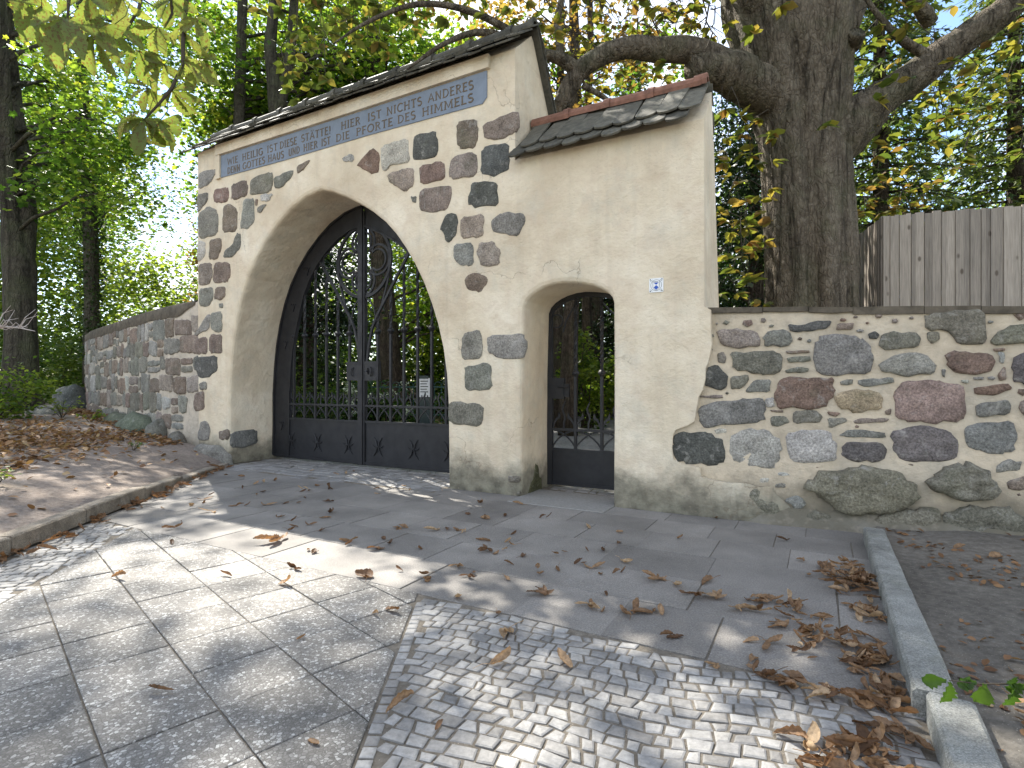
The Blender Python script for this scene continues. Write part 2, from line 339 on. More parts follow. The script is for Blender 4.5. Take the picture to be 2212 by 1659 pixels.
# traced outlines of the bedded stones, metres along the wall and height
GATE_STONES = [
 ("-8.498,4.495 -8.111,4.489 -8.048,4.438 -8.217,4.288 -8.498,4.244", "g"),
 ("-8.09,4.175 -7.781,4.161 -7.753,4.054 -7.801,3.936 -8.09,3.976 -8.124,4.077", "r"),
 ("-7.681,4.181 -7.347,4.185 -7.309,4.079 -7.347,3.95 -7.681,3.942", "b"),
 ("-7.233,4.177 -6.79,4.205 -6.761,4.081 -6.808,3.921 -7.259,3.953", "n"),
 ("-6.743,4.113 -6.346,4.146 -6.369,4.057 -6.559,3.95 -6.718,3.966", "n"),
 ("-6.251,4.186 -6.003,4.219 -6.085,4.143 -6.251,4.071", "b"),
 ("-8.533,4.171 -8.268,4.153 -8.268,4.036 -8.476,3.911 -8.533,3.893", "n"),
 ("-8.498,3.861 -8.259,3.943 -8.027,3.83 -8.027,3.483 -8.498,3.478", "g"),
 ("-7.883,3.872 -7.741,3.901 -7.55,3.783 -7.561,3.472 -7.903,3.492", "b"),
 ("-7.386,3.907 -7.168,3.884 -7.168,3.554 -7.309,3.468 -7.483,3.499 -7.424,3.776", "g"),
 ("-7.138,3.867 -7.082,3.858 -7.101,3.776 -7.138,3.782", "b"),
 ("-7.027,3.914 -6.754,3.889 -6.844,3.796 -7.008,3.822", "l"),
 ("-7.082,3.748 -6.88,3.765 -7.027,3.655 -7.093,3.677", "n"),
 ("-8.529,3.442 -8.324,3.391 -8.345,3.184 -8.529,3.112", "l"),
 ("-8.217,3.417 -7.945,3.408 -7.924,3.278 -8.027,3.11 -8.238,3.12", "b"),
 ("-7.561,3.434 -7.475,3.411 -7.491,3.201 -7.681,3.097 -7.883,3.12 -7.85,3.205 -7.641,3.281", "n"),
 ("-8.498,3.069 -8.174,3.061 -8.153,2.852 -8.238,2.742 -8.498,2.752", "m"),
 ("-8.09,3.052 -7.741,3.02 -7.721,2.811 -7.801,2.73 -8.132,2.751", "b"),
 ("-5.409,4.124 -5.26,4.155 -5.201,4.072 -5.245,4.044 -5.379,4.075", "l"),
 ("-5.143,3.986 -4.9,4.151 -4.783,4.064 -4.789,3.834 -4.9,3.834 -5.128,3.972", "r"),
 ("-4.747,4.14 -4.334,4.156 -4.303,3.856 -4.598,3.882 -4.666,3.822 -4.734,3.866", "l"),
 ("-4.231,4.154 -3.92,4.146 -3.883,4.02 -3.908,3.848 -4.244,3.875", "d"),
 ("-3.622,4.176 -3.349,4.151 -3.331,3.978 -3.371,3.836 -3.599,3.883", "b"),
 ("-3.26,4.075 -2.835,4.132 -2.825,3.922 -3.023,3.865 -3.238,3.911", "b"),
 ("-4.657,3.769 -4.36,3.796 -4.237,3.762 -4.244,3.572 -4.36,3.511 -4.571,3.639", "m"),
 ("-4.143,3.785 -3.799,3.768 -3.792,3.562 -4.13,3.557", "r"),
 ("-3.693,3.786 -3.36,3.787 -3.349,3.521 -3.716,3.549", "m"),
 ("-3.282,3.818 -2.939,3.802 -2.939,3.519 -3.13,3.481 -3.293,3.539", "d"),
 ("-4.283,3.448 -4.193,3.433 -4.206,3.355 -4.257,3.383", "n"),
 ("-4.13,3.503 -3.704,3.469 -3.693,3.361 -3.763,3.207 -3.981,3.211 -4.143,3.265", "b"),
 ("-3.416,3.457 -3.087,3.399 -3.069,3.148 -3.371,3.176 -3.461,3.228", "d"),
 ("-3.763,3.149 -3.634,3.139 -3.599,3.057 -3.622,2.907 -3.74,2.825 -3.787,2.928 -3.847,3.005", "d"),
 ("-3.553,3.089 -3.26,3.084 -3.26,2.841 -3.553,2.85", "m"),
 ("-3.151,2.994 -3.023,3.058 -2.774,3.021 -2.743,2.917 -2.835,2.786 -3.13,2.87", "g"),
 ("-3.646,2.794 -3.405,2.78 -3.394,2.537 -3.553,2.538 -3.657,2.641", "g"),
 ("-3.304,2.771 -3.13,2.759 -3.044,2.647 -3.055,2.502 -3.282,2.507 -3.349,2.664", "m"),
 ("-3.507,2.387 -3.371,2.444 -3.227,2.389 -3.216,2.313 -3.304,2.218 -3.461,2.259", "b"),
 ("-3.541,1.756 -3.322,1.806 -3.279,1.68 -3.289,1.488 -3.541,1.483", "g"),
 ("-3.196,1.73 -2.775,1.739 -2.724,1.598 -2.775,1.476 -3.037,1.482 -3.196,1.55", "g"),
 ("-3.502,1.395 -3.171,1.432 -3.147,1.146 -3.476,1.127 -3.502,1.275", "n"),
 ("-3.712,1 -3.259,0.964 -3.297,0.728 -3.712,0.745", "n"),
 ("-2.94,0.21 -2.799,0.211 -2.803,0.149 -2.94,0.147", "o"),
 ("-8.484,2.689 -8.156,2.691 -8.14,2.503 -8.253,2.402 -8.484,2.428", "n"),
 ("-8.06,2.674 -7.84,2.665 -7.84,2.519 -7.965,2.47 -8.108,2.5", "b"),
 ("-7.981,2.423 -7.902,2.427 -7.902,2.349 -7.981,2.364", "g"),
 ("-8.618,1.971 -8.286,2.265 -8.214,2.271 -8.227,2.053 -8.551,1.964", "g"),
 ("-8.188,2.289 -7.918,2.292 -7.918,1.999 -8.06,1.99 -8.188,2.052", "g"),
 ("-8.585,1.909 -8.286,1.927 -8.286,1.668 -8.568,1.676", "b"),
 ("-8.221,1.954 -7.918,1.951 -7.918,1.668 -8.221,1.677", "b"),
 ("-8.602,1.606 -8.044,1.633 -8.028,1.417 -8.253,1.31 -8.484,1.302 -8.602,1.464", "d"),
 ("-8.484,1.211 -8.302,1.231 -8.302,1.112 -8.467,1.111", "g"),
 ("-8.618,1.039 -8.368,1.091 -8.351,0.822 -8.568,0.767 -8.625,0.836", "b"),
 ("-8.467,0.598 -8.302,0.624 -8.204,0.489 -8.253,0.338 -8.534,0.334", "g"),
 ("-7.996,0.477 -7.763,0.526 -7.763,0.362 -7.981,0.361", "b"),
]
WALL_STONES = [
 ("0.54,1.678 0.65,1.692 0.836,1.675 0.892,1.596 0.878,1.535 0.707,1.519 0.576,1.559", "m", 1),
 ("0.92,1.618 1.017,1.668 1.125,1.649 1.15,1.58 1.112,1.529 0.934,1.526", "n", 1),
 ("1.119,1.72 1.219,1.698 1.324,1.738 1.441,1.733 1.402,1.668 1.285,1.651 1.139,1.653", "d", 0),
 ("1.492,1.709 1.605,1.711 1.599,1.654 1.479,1.651", "b", 0),
 ("1.324,1.597 1.593,1.61 1.716,1.52 1.741,1.42 1.716,1.291 1.441,1.271 1.331,1.324", "g", 1),
 ("1.71,1.614 1.753,1.636 1.79,1.604 1.765,1.569 1.716,1.578", "d", 0),
 ("1.796,1.589 1.862,1.63 2.027,1.617 2.064,1.567 2.05,1.497 1.838,1.475 1.787,1.518", "o", 1),
 ("2.113,1.614 2.187,1.611 2.193,1.556 2.142,1.52 2.113,1.558", "o", 0),
 ("2.107,1.759 2.468,1.782 2.479,1.513 2.31,1.518 2.243,1.623 2.107,1.635", "o", 1),
 ("2.548,1.591 2.653,1.647 2.787,1.635 2.777,1.505 2.601,1.499 2.516,1.526", "o", 1),
 ("0.657,1.486 1.044,1.485 1.058,1.311 0.934,1.289 0.679,1.33", "n", 1),
 ("1.098,1.487 1.272,1.491 1.279,1.465 1.112,1.464", "b", 0),
 ("1.105,1.428 1.279,1.44 1.292,1.398 1.125,1.383", "n", 0),
 ("1.092,1.318 1.179,1.348 1.272,1.336 1.265,1.302 1.112,1.293", "n", 0),
 ("0.54,1.473 0.591,1.491 0.617,1.44 0.606,1.386 0.547,1.402", "m", 0),
 ("0.465,1.348 0.532,1.376 0.628,1.284 0.62,1.174 0.532,1.155 0.42,1.198 0.428,1.285", "d", 1),
 ("0.657,1.268 0.793,1.283 0.8,1.229 0.736,1.159 0.657,1.151", "n", 0),
 ("0.779,1.144 0.85,1.236 0.982,1.236 0.968,1.129 0.793,1.125", "g", 0),
 ("1.044,1.221 1.152,1.258 1.337,1.25 1.454,1.249 1.454,1.103 1.389,0.999 1.044,0.994 1.01,1.099", "r", 1),
 ("1.505,1.22 1.599,1.241 1.593,1.198 1.517,1.191", "g", 0),
 ("1.643,1.234 1.874,1.255 1.886,1.212 1.692,1.176 1.64,1.198", "g", 0),
 ("1.46,1.103 1.568,1.147 1.729,1.148 1.808,1.077 1.79,0.992 1.643,0.963 1.505,1.001", "t", 1),
 ("1.79,1.362 1.909,1.442 2.096,1.434 2.164,1.357 2.153,1.281 1.957,1.264 1.814,1.297", "g", 1),
 ("2.238,1.438 2.332,1.456 2.516,1.425 2.532,1.358 2.506,1.292 2.31,1.287 2.243,1.342", "r", 1),
 ("1.891,1.12 1.968,1.219 2.164,1.226 2.332,1.191 2.349,1.069 2.332,0.906 2.05,0.899 1.909,0.923", "k", 1),
 ("2.414,1.171 2.612,1.207 2.643,1.165 2.548,1.112 2.42,1.124", "r", 0),
 ("2.43,1.043 2.617,1.088 2.622,0.966 2.43,0.946", "g", 1),
 ("0.39,0.967 0.42,1.007 0.765,1.063 0.92,1.06 0.923,0.87 0.443,0.802 0.398,0.848", "g", 1),
 ("0.982,0.917 1.098,0.916 1.125,0.867 1.044,0.83 0.986,0.833", "n", 0),
 ("1.159,0.966 1.324,0.976 1.376,0.925 1.351,0.873 1.159,0.858", "n", 0),
 ("1.415,0.912 1.543,0.918 1.555,0.886 1.428,0.824", "n", 0),
 ("1.605,0.894 1.692,0.918 1.85,0.919 1.838,0.89 1.618,0.87", "m", 0),
 ("1.498,0.768 1.568,0.821 1.814,0.807 1.826,0.758 1.568,0.756", "n", 0),
 ("0.16,0.704 0.214,0.754 0.473,0.755 0.584,0.688 0.588,0.469 0.214,0.472 0.16,0.558", "d", 1),
 ("0.65,0.722 0.75,0.788 0.948,0.794 1.051,0.706 1.044,0.54 1.003,0.462 0.765,0.479 0.664,0.52", "l", 1),
 ("1.098,0.769 1.311,0.806 1.428,0.795 1.479,0.694 1.473,0.562 1.364,0.534 1.139,0.53", "l", 1),
 ("1.53,0.682 1.593,0.716 1.79,0.721 1.832,0.652 1.814,0.573 1.605,0.555 1.517,0.608", "v", 1),
 ("1.874,0.809 1.992,0.855 2.21,0.848 2.305,0.742 2.293,0.619 2.164,0.587 1.933,0.593 1.886,0.668", "v", 1),
 ("2.365,0.866 2.452,0.896 2.643,0.914 2.669,0.796 2.653,0.69 2.516,0.659 2.365,0.724", "g", 1),
 ("2.648,1.39 2.718,1.441 2.807,1.433 2.817,1.231 2.736,1.185 2.653,1.218", "v", 1),
 ("2.7,1.073 2.838,1.101 2.858,0.971 2.705,0.968", "b", 1),
 ("2.736,0.89 2.908,0.921 2.937,0.716 2.746,0.707", "g", 1),
 ("2.848,1.412 3.006,1.422 3.025,1.154 2.858,1.14", "r", 1),
 ("2.908,1.05 3.103,1.078 3.122,0.825 2.927,0.793", "g", 1),
 ("2.807,1.621 2.986,1.627 2.986,1.486 2.827,1.491", "b", 1),
 ("2.767,0.63 2.986,0.667 3.006,0.489 2.807,0.463", "n", 1),
 ("1.232,0.311 1.376,0.454 1.692,0.516 1.909,0.486 2.021,0.409 2.038,0.285 1.85,0.164 1.543,0.123 1.376,0.233", "o", 3),
 ("2.102,0.429 2.232,0.547 2.365,0.595 2.484,0.548 2.538,0.444 2.527,0.323 2.321,0.294 2.142,0.362", "o", 3),
 ("2.538,0.564 2.622,0.629 2.7,0.62 2.69,0.547 2.548,0.518", "g", 1),
 ("2.617,0.463 2.718,0.509 2.807,0.476 2.797,0.41 2.622,0.397", "b", 1),
 ("0.707,0.181 0.822,0.313 0.906,0.257 1.044,0.131 1.03,-0.021 0.722,-0.036", "o", 2),
 ("1.085,0.195 1.179,0.248 1.259,0.179 1.179,0.113", "g", 1),
 ("1.206,0.04 1.311,0.132 1.441,0.092 1.454,-0.039 1.219,-0.055", "o", 2),
 ("1.473,0.036 1.568,0.074 1.643,0.038 1.63,-0.036 1.473,-0.049", "o", 2),
 ("1.729,0.089 1.933,0.192 2.164,0.226 2.187,0.09 2.003,-0.025 1.741,-0.038", "o", 2),
 ("2.21,0.175 2.387,0.252 2.622,0.251 2.718,0.181 2.705,0.075 2.387,-0.012 2.221,-0.002", "o", 2),
 ("2.559,1.271 2.601,1.337 2.612,1.238 2.57,1.225", "r", 0),
 ("0.934,1.068 1.003,1.084 1.014,1.008 0.948,0.992", "l", 0),
 ("0.39,1.094 0.576,1.104 0.584,1.072 0.398,1.079", "m", 0),
 ("0.517,0.788 0.613,0.799 0.62,0.76 0.532,0.746", "l", 0),
 ("1.023,0.433 1.159,0.444 1.166,0.414 1.03,0.395", "l", 0),
 ("0.885,0.363 0.968,0.376 0.955,0.329 0.899,0.318", "l", 0),
 ("1.01,0.326 1.098,0.339 1.092,0.301 1.017,0.296", "g", 0),
 ("1.968,0.56 2.05,0.558 2.038,0.536 1.98,0.535", "b", 0),
 ("2.532,1.472 2.601,1.477 2.596,1.45 2.538,1.452", "r", 0),
 ("2.332,1.232 2.376,1.232 2.371,1.205 2.338,1.208", "l", 0),
 ("2.409,1.252 2.471,1.256 2.468,1.232 2.414,1.232", "g", 0),
 ("1.511,0.958 1.409,0.97 1.428,0.934 1.479,0.925", "r", 0),
 ("2.204,1.315 2.232,1.315 2.227,1.253 2.21,1.26", "g", 0),
 ("2.559,1.445 2.596,1.444 2.591,1.358 2.57,1.364", "l", 0),
 ("1.826,0.978 1.868,1 1.862,0.95 1.832,0.95", "b", 0),
 ("1.186,0.495 1.311,0.506 1.389,0.492 1.311,0.477", "r", 0),
 ("0.975,0.974 1.078,0.972 1.071,0.952 0.989,0.955", "b", 0),
]

# ------------------------------------------------------------------ ground and paving
GC, GS = .8746, .4848                       # facade direction u = (GC,-GS); inward normal n = (GS,GC)
GD = 5.229
GROT = -math.atan2(GS, GC)
def gw(s, t=0.0, z=0.0): return Vector((s * GC + (GD + t) * GS, -s * GS + (GD + t) * GC, z))
def to_gate(x, y): return (x * GC - y * GS, x * GS + y * GC - GD)
KA, KB = (-2.87, 0.0), -.163                 # left kerb line  x = -2.87 - .163 y
def kerb_x(y): return KA[0] + KB * y
def bank(x, y):
    d = max(0.0, kerb_x(y) - .1 - x)
    return .105 + .55 * (1 - math.exp(-d / 3.0)) + .03 * fbm(x, y, 0, .7) - .07 * smooth01(5.5, 8.2, y) * math.exp(-d)
def grid_sheet(name, xs, ys, zf, mat, keep=None):
    b = MB(); idx = {}
    for i, x in enumerate(xs):
        for j, y in enumerate(ys):
            p = zf(x, y); idx[i, j] = len(b.v); b.v.append(p if isinstance(p, tuple) else (x, y, p))
    for i in range(len(xs) - 1):
        for j in range(len(ys) - 1):
            if keep is None or keep(xs[i], ys[j]): b.f.append((idx[i, j], idx[i + 1, j], idx[i + 1, j + 1], idx[i, j + 1]))
    return b.build(name, mat, smooth=True)
def inner_z(x, y):
    s, t = to_gate(x, y); return .5 * smooth01(7, 20, t)
def spaced(a, b, n, pw=1.0): return [a + (b - a) * (i / n) ** pw for i in range(n + 1)]
gx = [-300, -120, -60] + [x for x in range(-40, 41, 2)] + [60, 120, 300]
gy = [-300, -100, -40] + [y for y in range(-20, 61, 2)] + [90, 150, 300]
tag(grid_sheet("ground", gx, gy, lambda x, y: -.06 + inner_z(x, y), GRASSY), kind="structure")
# left bank of bare soil above the kerb
bys = spaced(-4, 26, 110)
us = [0, .04, .1, .2, .35, .5, .7, .95, 1.2, 1.5, 1.9, 2.3, 2.8, 3.4, 4.1, 5, 6, 7.5, 9, 11, 14, 18]
tag(grid_sheet("soil_bank", us, bys, lambda u, y: (kerb_x(y) - .095 - u, y, bank(kerb_x(y) - .095 - u, y) - (.0 if u > .01 else .05)), SOIL), kind="structure")
# right hand soil strip between the granite edging and the field stone wall
def soil_r(s, t): return .055 + .025 * fbm(s, t, 3, 1.3)
sr = grid_sheet("soil_strip", spaced(.40, 9, 60, 1.3), spaced(-6, .6, 44), lambda s, t: tuple(gw(s, t, soil_r(s, t))), SOILD)
tag(sr, kind="structure")
# path inside the gate
tag(grid_sheet("inner_path", spaced(-8.2, 2.2, 14), spaced(1.35, 34, 40), lambda s, t: tuple(gw(s + (t * .10), t, -.004 + inner_z(*gw(s, t).xy))), PATHM), kind="structure")

def inset(poly, d):
    """shrink a convex polygon towards its inside by d"""
    n = len(poly); cx = sum(p[0] for p in poly) / n; cy = sum(p[1] for p in poly) / n; out = []
    ar = sum(poly[i][0]*poly[(i+1)%n][1]-poly[(i+1)%n][0]*poly[i][1] for i in range(n)); sg = 1 if ar > 0 else -1
    for i in range(n):
        a, b, c = poly[i - 1], poly[i], poly[(i + 1) % n]
        e1 = (b[0]-a[0], b[1]-a[1]); e2 = (c[0]-b[0], c[1]-b[1]); l1 = math.hypot(*e1) or 1; l2 = math.hypot(*e2) or 1
        n1 = (-e1[1]/l1*sg, e1[0]/l1*sg); n2 = (-e2[1]/l2*sg, e2[0]/l2*sg)
        k = 1 + n1[0]*n2[0] + n1[1]*n2[1]; k = max(k, .35)
        out.append((b[0] + (n1[0]+n2[0]) / k * d, b[1] + (n1[1]+n2[1]) / k * d))
    return out
def clip(poly, nx, ny, c):
    """keep the part of the polygon where nx*x+ny*y >= c"""
    out = []; n = len(poly)
    for i in range(n):
        a, b = poly[i], poly[(i + 1) % n]; da = nx*a[0]+ny*a[1]-c; db = nx*b[0]+ny*b[1]-c
        if da >= 0: out.append(a)
        if (da < 0) != (db < 0):
            k = da / (da - db); out.append((a[0]+(b[0]-a[0])*k, a[1]+(b[1]-a[1])*k))
    return out
def area(p): return abs(sum(p[i][0]*p[(i+1)%len(p)][1]-p[(i+1)%len(p)][0]*p[i][1] for i in range(len(p)))) / 2
def paver_geo(b, poly, z, gap, bev, drop=.03, dome=0.0, tilt=(0, 0)):
    n = len(poly); ar = sum(poly[i][0]*poly[(i+1)%n][1]-poly[(i+1)%n][0]*poly[i][1] for i in range(n))
    if ar < 0: poly = poly[::-1]
    o = inset(poly, gap); i_ = inset(poly, gap + bev); cx = sum(p[0] for p in poly)/n; cy = sum(p[1] for p in poly)/n
    zt = lambda p: z + (p[0]-cx)*tilt[0] + (p[1]-cy)*tilt[1]
    V = [(p[0], p[1], z - drop) for p in o] + [(p[0], p[1], zt(p) - bev * .6) for p in o] + [(p[0], p[1], zt(p)) for p in i_]
    Fc = []
    for k in range(n):
        j = (k + 1) % n; Fc += [(k, j, n + j, n + k), (n + k, n + j, 2*n + j, 2*n + k)]
    if dome: V.append((cx, cy, z + dome)); Fc += [(2*n + k, 2*n + (k+1) % n, 3*n) for k in range(n)]
    else: Fc.append(tuple(2*n + k for k in range(n)))
    b.add(V, Fc); return cx, cy
def paver(name, poly, z, gap, bev, mat, parent, tint=None, **kw):
    b = MB(); cx, cy = paver_geo(b, poly, z, gap, bev, **kw)
    o = b.build(name, mat, parent, (cx, cy, 0), (cx, cy, 0))
    if tint is not None:
        a = o.data.attributes.new("tint", 'FLOAT', 'POINT'); a.data.foreach_set("value", [tint] * len(o.data.vertices))
    return o
# sandy bed that shows in the joints
bed = MB(); bed.add([(-6, -6, -.0062), (7, -6, -.0062), (7, 12, -.0062), (-6, 12, -.0062)], [(0, 1, 2, 3)])
PAVE = bed.build("pavement", SAND); tag(PAVE, kind="structure")
# slab lane: 35 cm slabs laid diagonally
ax = Vector((-.701, .713)); bx_ = Vector((.713, .701)); SL = .352
LL = lambda y: -2.10 - .228 * y          # left edge of the slab lane
LRx, LRk = -.456, -.026                   # right edge x = LRx + LRk*y
for i in range(-16, 26):
    for j in range(-16, 16):
        c = ax * (i * SL) + bx_ * (j * SL) + Vector((-.10, .05))
        poly = [tuple(c), tuple(c + ax * SL), tuple(c + ax * SL + bx_ * SL), tuple(c + bx_ * SL)]
        poly = clip(poly, 1, .228, -2.10); poly = clip(poly, -1, LRk, -LRx) if len(poly) > 2 else []
        poly = clip(poly, -GS, -GC, -(GD - 2.70)) if len(poly) > 2 else []
        poly = clip(poly, 0, 1, -2.4) if len(poly) > 2 else []
        if len(poly) < 3 or area(poly) < .004: continue
        paver("slab", poly, rnd.uniform(-.002, .003), .0035, .004, SLAB, PAVE, tilt=(rnd.uniform(-.006, .006), rnd.uniform(-.006, .006)))
# apron of flags parallel to the gate
t1 = -2.70; rows = [-2.70, -2.2, -1.72, -1.2, -.72, -.30]
def g2(s, t): v = gw(s, t); return (v.x, v.y)
for r in range(5):
    a, b2 = rows[r], rows[r + 1]; s = -8.7 + rnd.uniform(0, .4)
    while s < .45:
        w = rnd.choice([.48, .5, .52, .7, .74]); j0, j1 = rnd.uniform(-.01, .01), rnd.uniform(-.01, .01)
        poly = [g2(s + j0, a), g2(s + w + j1, a), g2(s + w + j1, b2), g2(s + j0, b2)]
        poly = clip(poly, 1, .163, -2.87); poly = clip(poly, -GC, GS, -.305) if len(poly) > 2 else []
        s += w
        if len(poly) < 3 or area(poly) < .01: continue
        paver("flag", poly, rnd.uniform(-.002, .002), .0018, .0025, APRON, PAVE, tilt=(rnd.uniform(-.004, .004), rnd.uniform(-.004, .004)))
# flags right under the facade between the two openings, and the wicket threshold
for s0, s1 in ((-3.74, -2.8), (-1.76, -1.2), (-1.2, -.62), (-.62, -.1), (-.1, .30), (-8.2, -7.75)):
    paver("flag", [g2(s0, -.30), g2(s1, -.30), g2(s1, .05), g2(s0, .05)], -.001, .0025, .003, APRON, PAVE)
TH = m_simple("threshold_concrete", (.24, .232, .215), .85, .25, 40, .2, .3, .004)
paver("threshold_slab", [g2(-2.8, -.30), g2(-1.76, -.30), g2(-1.76, .45), g2(-2.8, .45)], .006, .003, .006, TH, PAVE)
# mosaic cobbles in wavy rows
def mosaic(region, ang, size, seed, wav=.03):
    """cells of a wavy row-bond mosaic inside region(x,y), as convex polygons"""
    r = random.Random(seed); ca, sa = math.cos(ang), math.sin(ang); out = []
    (x0, y0, x1, y1), inside = region
    R = math.hypot(x1 - x0, y1 - y0) / 2 + .2; mx, my = (x0 + x1) / 2, (y0 + y1) / 2
    def W(u, v):
        v2 = v + wav * math.sin(u * 4.1 + v * .9) + .5 * wav * math.sin(u * 9.3 - v * 2.0 + 1)
        return (mx + u * ca - v2 * sa, my + u * sa + v2 * ca)
    v = -R
    while v < R:
        h = size * r.uniform(.84, 1.16); u = -R + r.uniform(0, size); pj = (r.uniform(-.1, .1) * size, r.uniform(-.1, .1) * size)
        while u < R:
            w = size * r.choice([.8, .95, 1, 1.1, 1.3, 1.45]) * r.uniform(.92, 1.08)
            nj = (r.uniform(-.24, .24) * size, r.uniform(-.24, .24) * size); k = lambda: r.uniform(-.10, .10) * size
            c = W(u + w / 2, v + h / 2)
            if inside(*c):
                out.append([W(u + pj[0], v + k() ), W(u + w + nj[0], v + k()), W(u + w + nj[1], v + h + k()), W(u + pj[1], v + h + k())])
            u += w; pj = nj
        v += h
    return out
def in_right(x, y):
    s, t = to_gate(x, y)
    return x > LRx + LRk * y + .03 and t < -2.73 and s < .305 and y > .55
def in_left(x, y):
    s, t = to_gate(x, y); return kerb_x(y) + .03 < x < -2.10 - .228 * y - .02 and t < -2.72 and y > 1.2
cells = mosaic(((-.6, .5, 2.2, 3.3), in_right), math.radians(-20), .063, 3, .022)
# a straight border course along the slab edge
cells = [c for c in cells if sum(p[0] for p in c) / 4 > LRx + LRk * (sum(p[1] for p in c) / 4) + .075]
y = .6
while y < 3.05:
    h = rnd.uniform(.048, .066); x0 = LRx + LRk * y + .004; cells.append([(x0, y), (x0 + .058, y), (x0 + .058, y + h), (x0, y + h)]); y += h
cells.sort(key=lambda c: -1 if (min(p[1] for p in c) > 1.70) else 1)
near = [c for c in cells if sum(p[1] for p in c) / 4 > 1.70 and abs(c[0][0]) < c[0][1] * .95]
near.sort(key=lambda c: sum(p[1] for p in c)); single = near[:300]; ids = set(map(id, single))
rest = [c for c in cells if id(c) not in ids] + mosaic(((-4.2, 1.2, -2.2, 5.2), in_left), math.radians(12), .066, 5, .02)
for c in single:
    paver("cobble", c, rnd.uniform(-.003, .003), rnd.uniform(.0038, .006), .006, COBBLE, PAVE, rnd.betavariate(2.2, 2.6), dome=rnd.uniform(.0, .0025), drop=.02, tilt=(rnd.uniform(-.05, .05), rnd.uniform(-.05, .05)))
b = MB(); tn = []
for c in rest:
    k = len(b.v); paver_geo(b, c, rnd.uniform(-.003, .003), .0048, .006, dome=.0015, drop=.02, tilt=(rnd.uniform(-.04, .04), rnd.uniform(-.04, .04))); tn += [rnd.betavariate(2.2, 2.2)] * (len(b.v) - k)
o = b.build("cobbles", COBBLE, PAVE); a = o.data.attributes.new("tint", 'FLOAT', 'POINT'); a.data.foreach_set("value", tn); o["kind"] = "stuff"
# cobbled strip in the main gateway and behind the wicket
def in_arch(x, y):
    s, t = to_gate(x, y); return (-7.66 < s < -3.80 and -.28 < t < 1.5) or (-2.72 < s < -1.83 and .48 < t < 1.4)
v0, v1 = gw(-7.7, .6), gw(-1.8, .6)
for c in mosaic(((-4.4, 4.0, 2.0, 10.2), in_arch), GROT, .145, 8, .02):
    paver("cobble", c, rnd.uniform(-.004, .004), .005, .010, COBBLE, PAVE, rnd.betavariate(2, 2) * .8, dome=.003, drop=.02)

# granite edging stones
def bev_box(b, L, w, z0, z1, c=.012):
    h = [(-w/2, z0), (w/2, z0), (w/2, z1 - c), (w/2 - c, z1), (-w/2 + c, z1), (-w/2, z1 - c)]
    n = 8; V = []
    for i in range(n + 1):
        y = L * i / n; e = .004 if i in (0, n) else 0
        for p in h: V.append((p[0] + rnd.uniform(-.003, .003), y, p[1] - e*.3 + (rnd.uniform(-.003, .003) if p[1] > 0 else 0)))
    Fc = [(i*6 + k, i*6 + (k+1) % 6, (i+1)*6 + (k+1) % 6, (i+1)*6 + k) for i in range(n) for k in range(6)]
    Fc = [q[::-1] for q in Fc] + [(0, 1, 2, 3, 4, 5), tuple(n*6 + k for k in (5, 4, 3, 2, 1, 0))]
    b.add(V, Fc)
kr = empty("kerb_right", gw(.365, -.12)); tag(kr, kind="structure")
for (s, t, L, dr) in ((.360, -1.545, 1.355, .0), (.362, -2.77, 1.22, .0), (.385, -3.95, 1.17, -.012), (.375, -5.1, 1.14, .0)):
    b = MB(); bev_box(b, L, .135, -.10, .105); p = gw(s, t) - kr.location
    o = b.build("kerb_stone", KERB, kr, (p.x, p.y, 0), rot=(0, 0, GROT + dr)); o.color = (.25, .252, .232, 1)
kl = empty("kerb_left", (kerb_x(4), 4, 0)); tag(kl, kind="structure")
y = -1.2
while y < 8.2:
    L = rnd.uniform(.85, 1.1); b = MB(); bev_box(b, L, .13, -.12, .0)
    zt = .135 - .105 * smooth01(5.2, 8.4, y + L / 2)
    o = b.build("kerb_stone", KERB, kl, (kerb_x(y) - .065 - kl.location.x, y - 4, zt), rot=(-.105*.3 * (1 if y > 5.2 else 0) * .5, 0, -math.atan(KB) )); o.color = (.25, .215, .17, 1); y += L + .008

# ------------------------------------------------------------------ the gate
GCOL = {'g': (.185, .185, .178), 'r': (.168, .122, .106), 'b': (.160, .130, .114), 'n': (.150, .150, .136), 'l': (.315, .312, .305),
        'm': (.212, .186, .170), 'd': (.078, .080, .078), 'o': (.142, .136, .116), 't': (.25, .21, .155), 'k': (.192, .150, .140), 'v': (.112, .104, .112)}
GATE0 = -4.7
gate = empty("stone_gate", gw(GATE0), GROT)
tag(gate, "plastered field stone gateway with pointed arch, wicket and tiled roofs", "gateway")
def gb(mb, name, mat, parent=gate, smooth=False, o=(0, 0, 0)):
    """build a mesh given in facade coordinates (s, t, z); o = its own origin in the same coordinates"""
    po = (GATE0, 0, 0)
    q = parent
    while q is not gate: po = tuple(a + c for a, c in zip(po, q.location)); q = q.parent
    return mb.build(name, mat, parent, tuple(a - c for a, c in zip(o, po)), o, smooth)
ARCH = [(-7.735, 0), (-7.737, .55), (-7.737, 1.06), (-7.70, 1.50), (-7.65, 1.84), (-7.57, 2.16), (-7.46, 2.47), (-7.32, 2.76), (-7.14, 3.01), (-6.93, 3.24), (-6.69, 3.44), (-6.43, 3.61), (-6.13, 3.735), (-5.92, 3.775), (-5.806, 3.785),
        (-5.60, 3.72), (-5.37, 3.62), (-5.12, 3.49), (-4.91, 3.36), (-4.70, 3.20), (-4.53, 3.03), (-4.38, 2.84), (-4.24, 2.63), (-4.11, 2.40), (-3.99, 2.13), (-3.90, 1.88), (-3.83, 1.62), (-3.78, 1.32), (-3.755, .95), (-3.748, .5), (-3.745, 0)]
